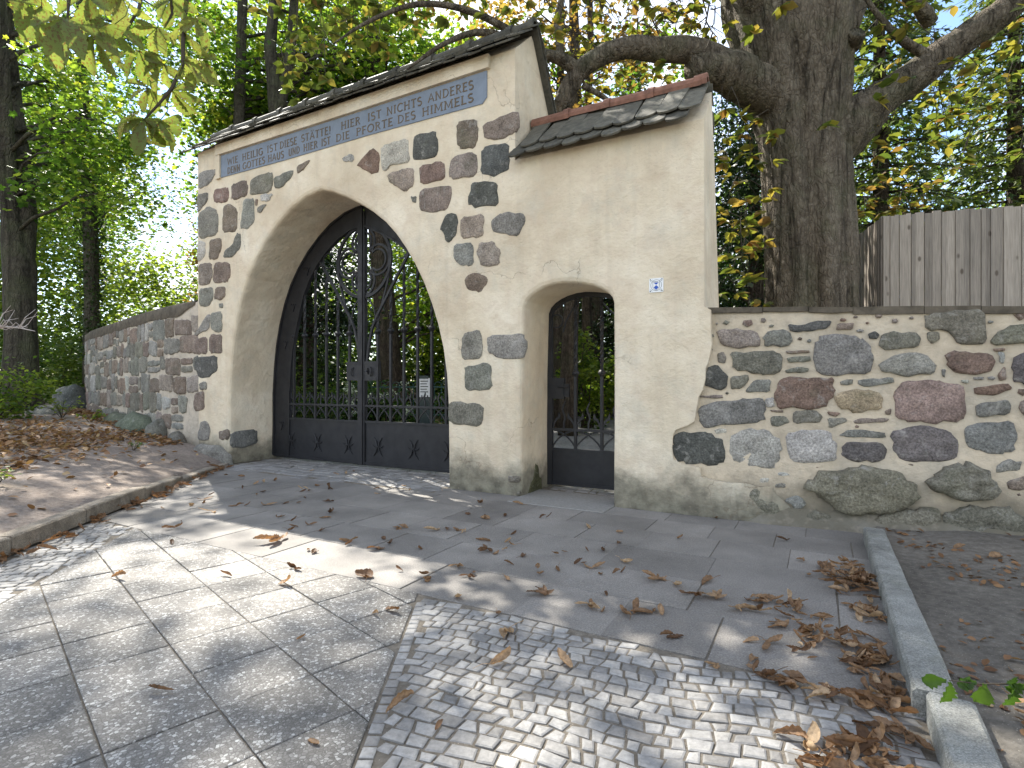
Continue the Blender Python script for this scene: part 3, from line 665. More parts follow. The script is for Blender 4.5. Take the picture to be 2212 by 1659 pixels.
WICK = [(-2.786, 0), (-2.79, .6), (-2.784, 1.31), (-2.772, 1.75), (-2.764, 2.02), (-2.735, 2.085), (-2.68, 2.137), (-2.61, 2.178), (-2.53, 2.208), (-2.42, 2.232), (-2.31, 2.238), (-2.2, 2.228), (-2.09, 2.21), (-1.98, 2.182), (-1.89, 2.14), (-1.83, 2.10), (-1.79, 2.055), (-1.772, 2.0), (-1.768, 1.5), (-1.768, .8), (-1.775, 0)]
EDGE = [(-.915, 1.90), (-.861, 1.869), (-.858, 1.70), (-.85, 1.548), (-.865, 1.47), (-.881, 1.393), (-.905, 1.34), (-.905, 1.25), (-.93, 1.143), (-.965, 1.08), (-.985, .96), (-1.0, .86), (-1.06, .82), (-1.17, .775), (-1.192, .723), (-1.20, .60), (-1.19, .50), (-1.113, .463), (-1.02, .455), (-.955, .44), (-.94, .357), (-.80, .33), (-.657, .319), (-.64, .15), (-.63, 0)]
def wall_block(b, outer, hole, tback, t_reb, rw):
    """front face with an opening, rounded arris, reveal and back face. outer: closed loop (s,z) that already leaves out the ground edge of the hole"""
    def off(L, d):
        out = []
        for i, p in enumerate(L):
            a = L[max(i-1, 0)]; c = L[min(i+1, len(L)-1)]; dx, dz = c[0]-a[0], c[1]-a[1]; l = math.hypot(dx, dz)
            out.append((p[0] - dz/l*d, p[1] + dx/l*d if p[1] > 0 else 0))
        return out
    rings = [(off(hole, .055), 0.0), (off(hole, .022), .010), (off(hole, .006), .030), (hole, .065), (hole, .4), (hole, t_reb), (off(hole, rw), t_reb + .003), (off(hole, rw), None)]
    loop = outer + rings[0][0][::-1]
    tri = geometry.tessellate_polygon([[Vector((p[0], p[1], 0)) for p in loop]])
    for back in (False, True):
        lp = loop if not back else outer + off(hole, rw)[::-1]
        V = [(p[0], (tback(p[1]) if back else 0.0), p[1]) for p in lp]; Fc = []
        for a, c, d in tri:
            cr = (lp[c][0]-lp[a][0])*(lp[d][1]-lp[a][1])-(lp[c][1]-lp[a][1])*(lp[d][0]-lp[a][0])
            if (cr < 0) != back: c, d = d, c
            Fc.append((a, c, d))
        b.add(V, Fc)
    n = len(hole); base = len(b.v)
    for k, (L, t) in enumerate(rings):
        for p in L: b.v.append((p[0], tback(p[1]) if t is None else t, p[1]))
    for k in range(len(rings) - 1):
        for i in range(n - 1):
            b.f.append((base + k*n + i, base + k*n + i + 1, base + (k+1)*n + i + 1, base + (k+1)*n + i))
    m = len(outer); base = len(b.v)
    for p in outer: b.v.append((p[0], 0, p[1]))
    for p in outer: b.v.append((p[0], tback(p[1]), p[1]))
    for i in range(m - 1): b.f.append((base + i, base + m + i, base + m + i + 1, base + i + 1))
def tb_main(z): return .90 if z < 4.3 else .90 - (z - 4.3) * .02
def tb_wick(z): return .88 if z < 1.8 else max(.42, .88 - (z - 1.8) * .20)
def dense(L, step=.35):
    out = []
    for i in range(len(L) - 1):
        a, c = L[i], L[i + 1]; k = max(1, int(math.hypot(c[0]-a[0], c[1]-a[1]) / step))
        out += [(a[0]+(c[0]-a[0])*j/k, a[1]+(c[1]-a[1])*j/k) for j in range(k)]
    return out + [L[-1]]
b = MB()
wall_block(b, dense([(-3.58, 0), (-2.859, 0), (-2.859, 4.80), (-8.53, 4.82), (-8.525, 2.5), (-8.50, 0), (-7.90, 0)]), ARCH, tb_main, .815, .16)
# gable of the taller part, under its roof
b.add([(-2.859, 0, 4.80), (-2.859, .38, 5.14), (-2.859, .89, 4.78), (-8.53, 0, 4.82), (-8.53, .38, 5.15), (-8.53, .89, 4.78)], [(0, 2, 1), (3, 4, 5), (0, 1, 4, 3), (1, 2, 5, 4)])
wall_block(b, dense([(-1.60, 0), (-.63, 0)] + EDGE[::-1] + [(-.915, 3.60), (-2.859, 3.60), (-2.859, 0), (-2.846, 0)]), WICK, tb_wick, .70, .062)
b.add([(-.915, 0, 3.60), (-.915, .40, 4.02), (-.915, .50, 3.58), (-2.859, 0, 3.60), (-2.859, .40, 4.02), (-2.859, .50, 3.58)], [(0, 2, 1), (0, 1, 4, 3), (1, 2, 5, 4)])
wall = gb(b, "wall", PLASTER)
wall["label"] = "cream lime plaster with bedded field stones and grimy foot"

def parse(txt): return [tuple(map(float, q.split(','))) for q in txt.split()]
def stone_geo(poly, proud, rough=.012, seed=0, sharp=1, sub=2):
    """a bedded stone face: jittered outline, rounded rim, uneven domed face. Returns verts in (x, depth, z), front = negative depth"""
    r = random.Random(seed); P = poly[:]
    ar = sum(P[i][0]*P[(i+1)%len(P)][1]-P[(i+1)%len(P)][0]*P[i][1] for i in range(len(P)))
    if ar < 0: P = P[::-1]
    for _ in range(sharp):
        Q = []
        for i in range(len(P)):
            a, c = P[i], P[(i + 1) % len(P)]; Q += [(a[0]*.86+c[0]*.14 + r.uniform(-1, 1)*rough*.4, a[1]*.86+c[1]*.14 + r.uniform(-1, 1)*rough*.4), (a[0]*.14+c[0]*.86, a[1]*.14+c[1]*.86)]
        P = Q
    Q = []
    for i in range(len(P)):
        a, c = P[i], P[(i + 1) % len(P)]; L = math.hypot(c[0]-a[0], c[1]-a[1]); Q.append(a)
        if L > .05:
            k = 3 if L > .2 else 2 if L > .10 else 1
            for j in range(k): f = (j + 1) / (k + 1); Q.append((a[0]+(c[0]-a[0])*f + r.uniform(-1, 1)*rough*.9, a[1]+(c[1]-a[1])*f + r.uniform(-1, 1)*rough*.9))
    P = Q; n = len(P); cx = sum(p[0] for p in P)/n; cz = sum(p[1] for p in P)/n
    P = [(cx + (p[0]-cx)*1.05, cz + (p[1]-cz)*1.05) for p in P]; Sm = P
    for _ in range(4): Sm = [((Sm[i-1][0]+2*Sm[i][0]+Sm[(i+1) % n][0])/4, (Sm[i-1][1]+2*Sm[i][1]+Sm[(i+1) % n][1])/4) for i in range(n)]
    V = []; Fc = []; sd = seed*3.7
    spec = [(1.0, .02, P), (1.0, -proud*.25, P), (.965, -proud*.75, P), (.84, -proud*1.0, Sm), (.60, -proud*1.08, Sm), (.30, -proud*1.1, Sm)]
    for k, (f, y, Q) in enumerate(spec):
        for p in Q:
            x_, z_ = cx + (p[0]-cx)*f, cz + (p[1]-cz)*f
            j = (.35*proud + rough*.5) * noise.noise(Vector((x_*11 + sd, sd, z_*11))) + .4*rough*noise.noise(Vector((x_*30, sd, z_*30)))
            V.append((x_, y + (j*(.5 if k == 2 else 1) if k > 1 else 0), z_))
    V.append((cx, -proud*1.1, cz))
    for k in range(len(spec) - 1):
        for i in range(n): j = (i+1) % n; Fc.append((k*n+i, k*n+j, (k+1)*n+j, (k+1)*n+i))
    kk = (len(spec)-1)*n; Fc += [(kk+i, kk+(i+1) % n, len(V)-1) for i in range(n)]
    return V, Fc, (cx, cz)
def jcol(k, r):
    c = GCOL[k]; f = r.uniform(1.0, 1.34); return (c[0]*f*r.uniform(1.0, 1.08), c[1]*f, c[2]*f*r.uniform(.86, .96), 1)
srnd = random.Random(5)
for i, (txt, k) in enumerate(GATE_STONES):
    V, Fc, (cx, cz) = stone_geo(parse(txt), .012, .013, i); b = MB(); b.add(V, Fc)
    o = gb(b, "stone", STONE, wall, True, (cx, 0, cz)); o.color = jcol(k, srnd)
# stones showing in the reveal of the arch, and the foundation boulder at its foot
for (t0, t1_, z0, z1, k) in ((.03, .47, .22, .49, 'g'),):
    V, Fc, (cx, cz) = stone_geo([(t0, z0 + .03), (t0 + .2, z0), (t1_, z0 + .06), (t1_ - .02, z1), (t0, z1 - .02)], .018, .008, 77); b = MB()
    b.add([(-7.737 - v[1], v[0], v[2]) for v in V], [q[::-1] for q in Fc]); o = gb(b, "stone", STONE, wall, True, (-7.737, .25, .35)); o.color = (.15, .15, .14, 1)
for (poly, pr, k) in (([(-8.75, .02), (-8.45, .27), (-7.95, .26), (-7.74, .12), (-7.70, -.05), (-8.7, -.05)], .07, 'g'), ([(-2.83, .0), (-2.80, .02), (-2.80, .05), (-2.83, .05)], .01, 'o')):
    V, Fc, (cx, cz) = stone_geo(poly, pr, .012, 91); b = MB(); b.add(V, Fc); o = gb(b, "stone", STONE, wall, True, (cx, 0, cz)); o.color = jcol(k, srnd)
# damp mossy patch on the wicket jamb
mp = MB(); V, Fc, _ = stone_geo([(.14, -.01), (.32, -.01), (.50, -.01), (.48, .13), (.43, .15), (.40, .27), (.34, .30), (.30, .17), (.21, .08)], .005, .010, 4, 0)
mp.add([(-2.787 - v[1], v[0], v[2]) for v in V], [q[::-1] for q in Fc]); o = gb(mp, "moss_patch", STONE, wall, True, (-2.787, .3, .15)); o.color = (.085, .085, .045, 1)

# inscription panel, sunk a little below the plaster face
b = MB(); SX0, SX1, PZ0, PZ1 = -7.93, -3.21, 4.315, 4.655
b.prism([(SX0, PZ0 + .01), (-6.5, PZ0 - .004), (-5.0, PZ0 + .006), (SX1 - .06, PZ0 - .012), (SX1, PZ0 + .05), (SX1, PZ1), (-5.2, PZ1 - .006), (SX0, PZ1)], -.012, .04)
panel = gb(b, "inscription_panel", BLUE, o=(-5.6, 0, 4.48)); panel["label"] = "blue painted panel with two lines of brown capitals"
# raised plaster hood and jambs that frame the panel
b = MB(); b.prism([(SX0 - .1, PZ1 + .012), (-5.5, PZ1 + .004), (SX1 + .04, PZ1 + .012), (SX1 + .04, 4.815), (SX0 - .1, 4.818)], -.045, .01)
b.prism([(SX0 - .1, PZ0 - .01), (SX0 - .004, PZ0), (SX0 - .004, PZ1 + .02), (SX0 - .1, PZ1 + .02)], -.034, .01)
gb(b, "panel_hood", PLASTER)

# lettering: capitals drawn as brush strokes with small serifs
def arc(cx, cy, rx, ry, a0, a1, n=10): return [(cx + rx*math.cos(math.radians(a0+(a1-a0)*i/n)), cy + ry*math.sin(math.radians(a0+(a1-a0)*i/n))) for i in range(n+1)]
def stem(x): return [[(x, 0), (x, 1)]]
GL = {
 'I': (.30, [[(.15, 0), (.15, 1)]], [.15]),
 'E': (.58, [[(.13, 0), (.13, 1)], [(.13, .97), (.52, .97)], [(.13, .52), (.44, .52)], [(.13, .03), (.54, .03)]], [.13]),
 'F': (.56, [[(.13, 0), (.13, 1)], [(.13, .97), (.52, .97)], [(.13, .52), (.44, .52)]], [.13]),
 'L': (.55, [[(.13, 0), (.13, 1)], [(.13, .03), (.52, .03)]], [.13]),
 'H': (.76, [[(.14, 0), (.14, 1)], [(.62, 0), (.62, 1)], [(.14, .52), (.62, .52)]], [.14, .62]),
 'T': (.64, [[(.32, 0), (.32, 1)], [(.03, .97), (.61, .97)]], [.32]),
 'N': (.78, [[(.14, 0), (.14, 1)], [(.64, 0), (.64, 1)], [(.14, 1), (.64, 0)]], [.14]),
 'M': (.92, [[(.12, 0), (.16, 1)], [(.80, 0), (.76, 1)], [(.16, 1), (.46, .18), (.76, 1)]], [.12, .80]),
 'W': (1.0, [[(.04, 1), (.27, 0), (.50, .9)], [(.50, .9), (.73, 0), (.96, 1)]], []),
 'U': (.74, [[(.13, 1)] + arc(.37, .30, .24, .30, 180, 360) + [(.61, 1)]], []),
 'D': (.76, [[(.14, 0), (.14, 1)], [(.14, .97)] + arc(.28, .5, .40, .47, 90, -90) + [(.14, .03)]], [.14]),
 'P': (.60, [[(.14, 0), (.14, 1)], [(.14, .97)] + arc(.28, .74, .25, .23, 90, -90) + [(.14, .51)]], [.14]),
 'R': (.68, [[(.14, 0), (.14, 1)], [(.14, .97)] + arc(.28, .76, .25, .21, 90, -90) + [(.14, .55)], [(.30, .55), (.62, .0)]], [.14]),
 'O': (.84, [arc(.42, .5, .36, .48, 0, 360, 20)], []),
 'C': (.74, [arc(.44, .5, .36, .48, 48, 312, 16)], []),
 'G': (.80, [arc(.44, .5, .36, .48, 48, 330, 16) + [(.74, .45), (.54, .45)]], []),
 'S': (.56, [arc(.28, .74, .21, .24, 40, 230, 10) + arc(.28, .26, .23, .25, 60, -140, 10)], []),
 'A': (.76, [[(.05, 0), (.38, 1), (.71, 0)], [(.18, .34), (.58, .34)]], []),
 '!': (.28, [[(.14, .3), (.14, 1)], [(.14, 0), (.14, .12)]], []),
}
GL['Ä'] = (GL['A'][0], GL['A'][1] + [[(.22, 1.10), (.22, 1.22)], [(.54, 1.10), (.54, 1.22)]], [])
def word(txt, s0, s1, z0, h):
    tot = sum(GL[c][0] for c in txt) + .10 * (len(txt) - 1); kx = (s1 - s0) / tot; b = MB(); x = 0; k = 0
    for c in txt:
        w, strokes, ser = GL[c]
        for q, st in enumerate(strokes):
            y0 = -.0150 - .0001 * k; k += 1
            b.ribbon([(s0 + (x + p[0]) * kx, z0 + p[1] * h) for p in st], .0155 if q == 0 else .0115, y0, -.008)
        for sx in ser:
            for yy in (.02, .98):
                y0 = -.0150 - .0001 * k; k += 1
                b.ribbon([(s0 + (x + sx - .11) * kx, z0 + yy * h), (s0 + (x + sx + .11) * kx, z0 + yy * h)], .008, y0, -.008)
        x += w + .10
    gb(b, "lettering", GILT, panel, o=(s0, 0, z0))
def cs(cx):                                  # place along the facade of a mark at photo abscissa (enlarged crop) cx
    rx = (cx * .36458 + 391.7 - 1106) / 1200; l = GD / (GS * rx + GC); return l * (GC * rx - GS)
for txt, a, c in (("WIE", 278, 340), ("HEILIG", 365, 488), ("IST", 512, 575), ("DIESE", 588, 690), ("STÄTTE!", 715, 890), ("HIER", 950, 1065), ("IST", 1108, 1190), ("NICHTS", 1220, 1430), ("ANDERES", 1465, 1735)):
    f = (a - 278) / 1457; word(txt, cs(a), cs(c), 4.478 + .022 * f, .098)
for txt, a, c in (("DENN", 278, 352), ("GOTTES", 368, 500), ("HAUS", 518, 612), ("UND", 640, 706), ("HIER", 728, 812), ("IST", 834, 888), ("DIE", 920, 1002), ("PFORTE", 1040, 1258), ("DES", 1285, 1392), ("HIMMELS", 1430, 1735)):
    f = (a - 278) / 1457; word(txt, cs(a), cs(c), 4.345 + .012 * f, .096)

# roofs of beaver tail tiles
def tile_mesh(w, L, th, tail):
    b = MB(); n = 7; pts = [(w/2, L), (-w/2, L)] + [(-w/2 * math.cos(pi * i / n), tail * (1 - math.sin(pi * i / n))) for i in range(n + 1)]
    V = [(p[0], p[1], 0) for p in pts] + [(p[0], p[1], th) for p in pts]; m = len(pts)
    Fc = [tuple(range(m - 1, -1, -1)), tuple(range(m, 2*m))] + [(i, (i+1) % m, m + (i+1) % m, m + i) for i in range(m)]
    b.add(V, Fc); me = b.mesh("roof_tile"); me.materials.append(SLATE); return me
def roof(name, s0, s1, t_e, z_e, t_r, z_r, tw, tl, expo, courses, tail, ridge_mat, rr, rlen, lab, back=(.5, -.5)):
    root = empty(name, (0, 0, 0), 0, gate); root.location = ((s0 + s1)/2 - GATE0, t_r, z_r); root["label"] = lab
    ang = math.atan2(z_r - z_e, t_r - t_e); me = tile_mesh(tw * .985, tl, .017, tail); dy, dz = math.cos(ang), math.sin(ang)
    for c in range(courses):
        x = s0 + (tw/2 if c % 2 else 0)
        while x < s1 + .01:
            d = c * expo + rnd.uniform(-.022, .016); up = .012 + .020 * (c > 0) + rnd.uniform(0, .012)
            o = bpy.data.objects.new("roof_tile", me)
            link(o, root, (x - root.location.x - GATE0, t_e + dy*d - dz*up - t_r, z_e + dz*d + dy*up - z_r), (ang - .045 - rnd.uniform(-.01, .05), rnd.uniform(-.04, .04), rnd.uniform(-.045, .045)))
            x += tw * (1 + rnd.uniform(-.01, .012))
    # back slope as sheathing, with a ragged verge of tile ends
    bb = MB(); q0 = (t_r + back[0], z_r + back[1]); L = math.hypot(*back); k = int(L / .11)
    bb.add([(s0 - .04, t_r, z_r - .02), (s1 + .02, t_r, z_r - .02), (s1 + .02, q0[0], q0[1] - .02), (s0 - .04, q0[0], q0[1] - .02), (s0 - .04, t_r, z_r + .02), (s1 + .02, t_r, z_r + .02), (s1 + .02, q0[0], q0[1] + .02), (s0 - .04, q0[0], q0[1] + .02)],
           [(0, 1, 2, 3), (7, 6, 5, 4), (0, 4, 5, 1), (1, 5, 6, 2), (2, 6, 7, 3), (3, 7, 4, 0)])
    ux, uz = back[0]/L, back[1]/L; nx_, nz_ = -uz, ux
    for i in range(k):
        d0 = L*i/k; l_ = L/k*1.5; lift = .02 + rnd.uniform(0, .012); xe = s1 + .02 + rnd.uniform(0, .025); V = []
        for xx in (s1 - .12, xe):
            for (dd, hh_) in ((d0, lift - .012), (d0 + l_, lift + .012), (d0 + l_, lift + .030), (d0, lift + .006)): V.append((xx, t_r + ux*dd + nx_*hh_, z_r + uz*dd + nz_*hh_))
        bb.add(V, [(0, 1, 2, 3), (7, 6, 5, 4), (0, 4, 5, 1), (1, 5, 6, 2), (2, 6, 7, 3), (3, 7, 4, 0)])
    gb(bb, "back_slope", SLATE, root, o=((s0+s1)/2, t_r, z_r))
    # ridge
    x = s0 - .06
    while x < s1 - .02:
        l = min(rlen, s1 - x); rb = MB(); pr = [(math.cos(pi * (i/8*1.3 - .15)), math.sin(pi * (i/8*1.3 - .15))) for i in range(9)]
        for (a, bq, r_) in ((x, x + l, rr), (x + l - .07, x + l, rr * 1.22)):
            V = []
            for xx, rq in ((a, r_ * .96), (bq, r_)):
                V += [(xx, t_r + p[0]*rq, z_r + .012 + p[1]*rq) for p in pr] + [(xx, t_r + p[0]*rq*.75, z_r + .012 + p[1]*rq*.75) for p in pr[::-1]]
            m = 18; rb.add(V, [(i, (i+1) % m, m + (i+1) % m, m + i) for i in range(m)] + [tuple(range(m - 1, -1, -1)), tuple(range(m, 2*m))])
        o = gb(rb, "ridge_tile", ridge_mat, root, o=(x + l/2, t_r, z_r)); o.rotation_euler = (rnd.uniform(-.08, .08), rnd.uniform(-.022, .022), rnd.uniform(-.015, .015)); x += rlen
    return root
roof("main_roof", -8.62, -2.80, -.15, 4.775, .38, 5.21, .172, .36, .155, 4, .035, SLATE, .085, .56, "dark weathered tile roof above the inscription", (.46, -.78))
roof("small_roof", -2.78, -.95, -.15, 3.555, .40, 4.11, .205, .63, .15, 2, .085, TERRA, .075, .46, "mossy scalloped tile roof with terracotta ridge over the wicket", (.12, -.5))

# lime fillet that runs the foot of the plaster out onto the field stone wall
b = MB(); nF = 9
for i in range(nF):
    z = .34*i/(nF - 1); e0 = -.64 - .02*math.sin(z*9)
    for k in range(7):
        f = k/6; s_ = e0 - .03 + f*(.40 + .08*math.sin(z*14)); tw_ = .015 + (s_ + 1.35)*.1135 - .018
        b.v.append((s_, (-.004)*(1-f) + tw_*f + .008*fbm(s_, z, 4, 7), z*(1 - .12*f) + (.03*fbm(s_, 1, 0, 5) if i == nF - 1 else 0)))
for i in range(nF - 1):
    for k in range(6): b.f.append((i*7+k, i*7+k+1, (i+1)*7+k+1, (i+1)*7+k))
gb(b, "plaster_fillet", PLASTER, smooth=True)

# ------------------------------------------------------------------ wrought iron gates
SC = -5.785; TG = .77
def arch_half(side):
    """arch curve of the opening on one side as (q, z), q = distance from the centre line, from apex down"""
    L = [p for p in ARCH if (p[0] <= -5.80 if side < 0 else p[0] >= -5.81)]
    L = L[::-1] if side < 0 else L
    return [(abs(p[0] - SC), p[1]) for p in L if p[1] > .3]
def leaf(side, label):
    root = empty("gate_leaf", gw(SC + side * 1.95, TG), GROT); tag(root, label, "gate", "leaves of the main gate")
    X = lambda q: side * q - side * 1.95                       # local x from the centre-line distance
    def part(mb, name, lab=None):
        if side < 0: pass
        o = mb.build(name, IRON, root); 
        if lab: o["label"] = lab
        return o
    A = arch_half(side); A = [(min(q, 1.955) if i else .02, z) for i, (q, z) in enumerate(A)]
    A = [(q * .985, z - .012) for q, z in A] + [(1.935, .06)]
    def band_w(z): return .27 + .09 * smooth01(3.4, 2.2, z) if z > 2.2 else .36
    I = []
    for i, (q, z) in enumerate(A):
        a = A[max(i-1, 0)]; c = A[min(i+1, len(A)-1)]; dq, dz = c[0]-a[0], c[1]-a[1]; l = math.hypot(dq, dz); w = band_w(z)
        I.append((max(q + dz/l*w, .03), z - dq/l*w))
    I[0] = (.03, 3.49); I = [p for k, p in enumerate(I) if k == 0 or p[1] < I[0][1] - .0 or p[0] > .2]
    def inner_q(z):
        for k in range(len(I) - 1):
            if I[k][1] >= z >= I[k+1][1]: f = (I[k][1] - z) / ((I[k][1] - I[k+1][1]) or 1); return I[k][0] + (I[k+1][0] - I[k][0]) * f
        return I[-1][0]
    def inner_z(q):
        for k in range(len(I) - 1):
            if I[k][0] <= q <= I[k+1][0]: f = (q - I[k][0]) / ((I[k+1][0] - I[k][0]) or 1); return I[k][1] + (I[k+1][1] - I[k][1]) * f
        return 2.0
    b = MB(); b.prism([(X(q), z) for q, z in A] + [(X(q), z) for q, z in I[::-1]], -.012, .022)
    b.ribbon([(X(q), z) for q, z in I], .028, -.03, .03); b.ribbon([(X(q), z) for q, z in A], .03, -.035, .04)
    fr = part(b, "frame")
    # lilies riveted on the band
    for k in (6, 8, 10, 13):
        if k >= len(A): continue
        q = (A[k][0] * .52 + inner_q(A[k][1]) * .48); z = A[k][1] - (.05 if k < 9 else 0)
        r = MB()
        for da in (-.7, 0, .7):
            r.ribbon([(X(q) + .012*math.sin(da), z - .04), (X(q) + .035*math.sin(da), z + .005), (X(q) + .065*math.sin(da), z + .055*math.cos(da*.4)), (X(q) + .08*math.sin(da*1.4), z + .035)], [.012, .02, .018, .008], -.026 - .002*da, -.010)
        r.ribbon([(X(q) - .03, z - .012), (X(q) + .03, z - .012)], .014, -.028, -.010); r.ribbon([(X(q), z - .04), (X(q), z - .075)], [.02, .005], -.026, -.010)
        r.build("lily_rivet", IRON, fr)
    # meeting stile
    b = MB(); x = X(.045); b.box(min(x, X(.005)), max(x, X(.005)), -.03, .035, .03, 3.70)
    if side < 0: b.box(X(.075), X(-.012), -.045, -.028, .03, 3.72)
    part(b, "stile")
    # kick panel with rails
    b = MB(); b.box(min(X(.05), X(1.93)), max(X(.05), X(1.93)), -.008, .008, .03, .655); part(b, "kick_panel")
    for zz, hh in ((.06, .03), (.655, .03), (.885, .028)):
        b = MB(); b.box(min(X(.04), X(1.62 if zz > .5 else 1.94)), max(X(.04), X(1.62 if zz > .5 else 1.94)), -.024, .024, zz - hh/2, zz + hh/2); part(b, "rail")
    # crossed sickle ornaments on the panel
    for q in (.29, .93, 1.52):
        b = MB(); z = .31
        for k, sx in enumerate((-1, 1)):
            b.tube([(X(q) + sx*.075, -.014, z + .13), (X(q) + sx*.03, -.02, z + .07), (X(q) + sx*.012, -.022, z), (X(q) + sx*.03, -.02, z - .07), (X(q) + sx*.085, -.014, z - .14)], [.004, .009, .011, .009, .003], 5)
            b.tube([(X(q), -.016, z), (X(q) + sx*.06, -.018, z - .01), (X(q) + sx*.10, -.014, z + .02)], [.008, .008, .003], 5)
        b.tube([(X(q), -.008, z), (X(q), -.034, z)], [.018, .008], 8); part(b, "ornament")
    # bars: plain below the collar, twisted above
    bars = [.275 + .2385 * k for k in range(6)]
    vz = lambda q: 1.90 + (q - .06) * (1.16 / .83)               # underside line of the V brace
    for q in bars:
        top = min(inner_z(q) + .02, vz(q) if q < .86 else 9)
        b = MB(); b.box(X(q) - .016, X(q) + .016, -.016, .016, .655, 1.93)
        b.tube([(X(q), 0, 1.93 + .06*i) for i in range(max(2, int((top - 1.93) / .06) + 1))], .023, 4, True, .55)
        bar = part(b, "bar")
        c = MB(); c.tube([(X(q), 0, 1.905), (X(q), 0, 1.925), (X(q), 0, 1.945), (X(q), 0, 1.965), (X(q), 0, 1.985)], [.022, .036, .052, .044, .022], 8); c.build("collar", IRON, bar)
    # pointed arcade between the rails and flame spikes over it
    qs = [.05] + bars + [1.60]
    for a, c_ in zip(qs[:-1], qs[1:]):
        b = MB(); w = c_ - a
        for fl in (0, 1):
            P = [(a + w * f, .665 + .215 * math.sin(f * pi / 2)**.75 if f > 0 else .665) for f in (0, .08, .18, .3, .45, .62, .8, .95)]
            if fl: P = [(a + c_ - p[0], p[1]) for p in P]
            b.ribbon([(X(p[0]), p[1]) for p in P], .013, -.010 + .004*fl, .006 + .003*fl)
        part(b, "arcade")
        m = (a + c_) / 2; b = MB()
        b.ribbon([(X(m + .011*math.sin(k*1.15)) , .89 + .028*k) for k in range(8)], [.015, .015, .016, .018, .02, .022, .016, .004], -.008, .008); part(b, "flame_spike")
        for sx in (-1, 1):
            q0 = a if sx > 0 else c_
            b = MB(); b.ribbon([(X(q0 + sx*.014), .89), (X(q0 + sx*.02), .94), (X(q0 + sx*.045), .985), (X(q0 + sx*.075), 1.005), (X(q0 + sx*.07), 1.05)], [.010, .012, .02, .024, .004], -.007, .007); part(b, "leaf_tip")
    # lock box
    b = MB(); b.box(min(X(.05), X(.305)), max(X(.05), X(.305)), -.032, .03, 1.25, 1.525)
    b.box(min(X(.05), X(.315)), max(X(.05), X(.315)), -.038, -.030, 1.49, 1.512); lk = part(b, "lock_box")
    b = MB(); b.tube([(X(.19 - .03), -.036, 1.44), (X(.19), -.055, 1.42), (X(.20), -.06, 1.375), (X(.19), -.055, 1.33), (X(.19 - .03), -.036, 1.31)], [.006, .010, .012, .010, .005], 6); b.build("handle", IRON, lk)
    if side > 0:
        b = MB(); b.box(X(.11) - .012, X(.11) + .012, -.05, -.03, 1.34, 1.43); b.tube([(X(.11), -.05, 1.385), (X(.11), -.085, 1.385), (X(.15), -.09, 1.38)], .009, 6); b.build("handle", IRON, lk)
    # tracery: half of the ring with its quatrefoil, V brace, side curl
    cz, R = 2.975, .515
    def part_ring(cq, c2, r, a0, a1, w, n=26): return [(X(max(0.03, cq + r*math.cos(math.radians(a0+(a1-a0)*i/n)))), c2 + r*math.sin(math.radians(a0+(a1-a0)*i/n))) for i in range(n+1)]
    b = MB(); b.ribbon(part_ring(0, cz, R, 90, -90, .03), .042, -.016, .016); part(b, "ring")
    b = MB()
    for r1, w in ((.215, .030), (.150, .024)):
        b.ribbon(part_ring(0, cz + .275, r1, 88, -42, w), w, -.010 - r1*.01, .010); b.ribbon(part_ring(.275, cz, r1, 132, -132, w), w, -.012 - r1*.01, .012); b.ribbon(part_ring(0, cz - .275, r1, 42, -88, w), w, -.010 - r1*.01, .010)
    for sx in (1, -1): b.tube([(X(.10), 0, cz + sx*.14 ), (X(.15), 0, cz + sx*.145), (X(.19), -.004, cz + sx*.175)], [.02, .022, .008], 6)
    part(b, "quatrefoil")
    b = MB(); b.ribbon([(X(.90), 3.085), (X(.62), 2.69), (X(.40), 2.37), (X(.25), 2.16), (X(.17), 2.0), (X(.115), 1.80), (X(.085), 1.60), (X(.07), 1.52)], .034, -.018, .014)
    b.ribbon([(X(.505), 2.86), (X(.45), 2.62), (X(.35), 2.33), (X(.24), 2.10), (X(.15), 2.0)], .026, -.010, .010)
    b.ribbon([(X(.05), 2.44), (X(.13), 2.40), (X(.20), 2.30), (X(.235), 2.14)], .017, -.0085, .0085); part(b, "brace")
    b = MB(); b.ribbon([(X(.70 + .115*math.cos(math.radians(a))), 3.06 + .115*math.sin(math.radians(a))) for a in range(-130, 150, 14)], .017, -.009, .009); part(b, "curl")
    return root
leaf(-1, "hinged wrought iron gate leaf with rosetted band, left half under the arch")
leaf(1, "wrought iron gate leaf with latch, right half beside the stone pier")
# wicket gate
WS0, WS1, TW = -2.775, -1.775, .67
wk = empty("wicket_gate", gw(WS0, TW), GROT); tag(wk, "narrow black iron wicket gate with flame spikes in the side opening", "gate")
def wpart(b, name, par=wk): return b.build(name, IRON, par)
Wt = [(p[0] - WS0, p[1] - .02) for p in WICK if p[1] > 1.9]; Wt = [(max(.012, min(.985, q)), z) for q, z in Wt]
b = MB(); b.ribbon([(.02, .03)] + Wt + [(.98, .03)], .062, -.024, .024); wpart(b, "frame")
b = MB(); b.box(.03, .97, -.007, .007, .03, .445); wpart(b, "kick_panel")
for zz in (.05, .445, .675):
    b = MB(); b.box(.03, .97, -.02, .02, zz - .014, zz + .014); wpart(b, "rail")
wq = [.045, .335, .65, .955]
def wtop(q):
    for k in range(len(Wt) - 1):
        if Wt[k][0] <= q <= Wt[k+1][0]: return Wt[k][1] + (Wt[k+1][1]-Wt[k][1]) * (q - Wt[k][0]) / ((Wt[k+1][0]-Wt[k][0]) or 1)
    return 2.0
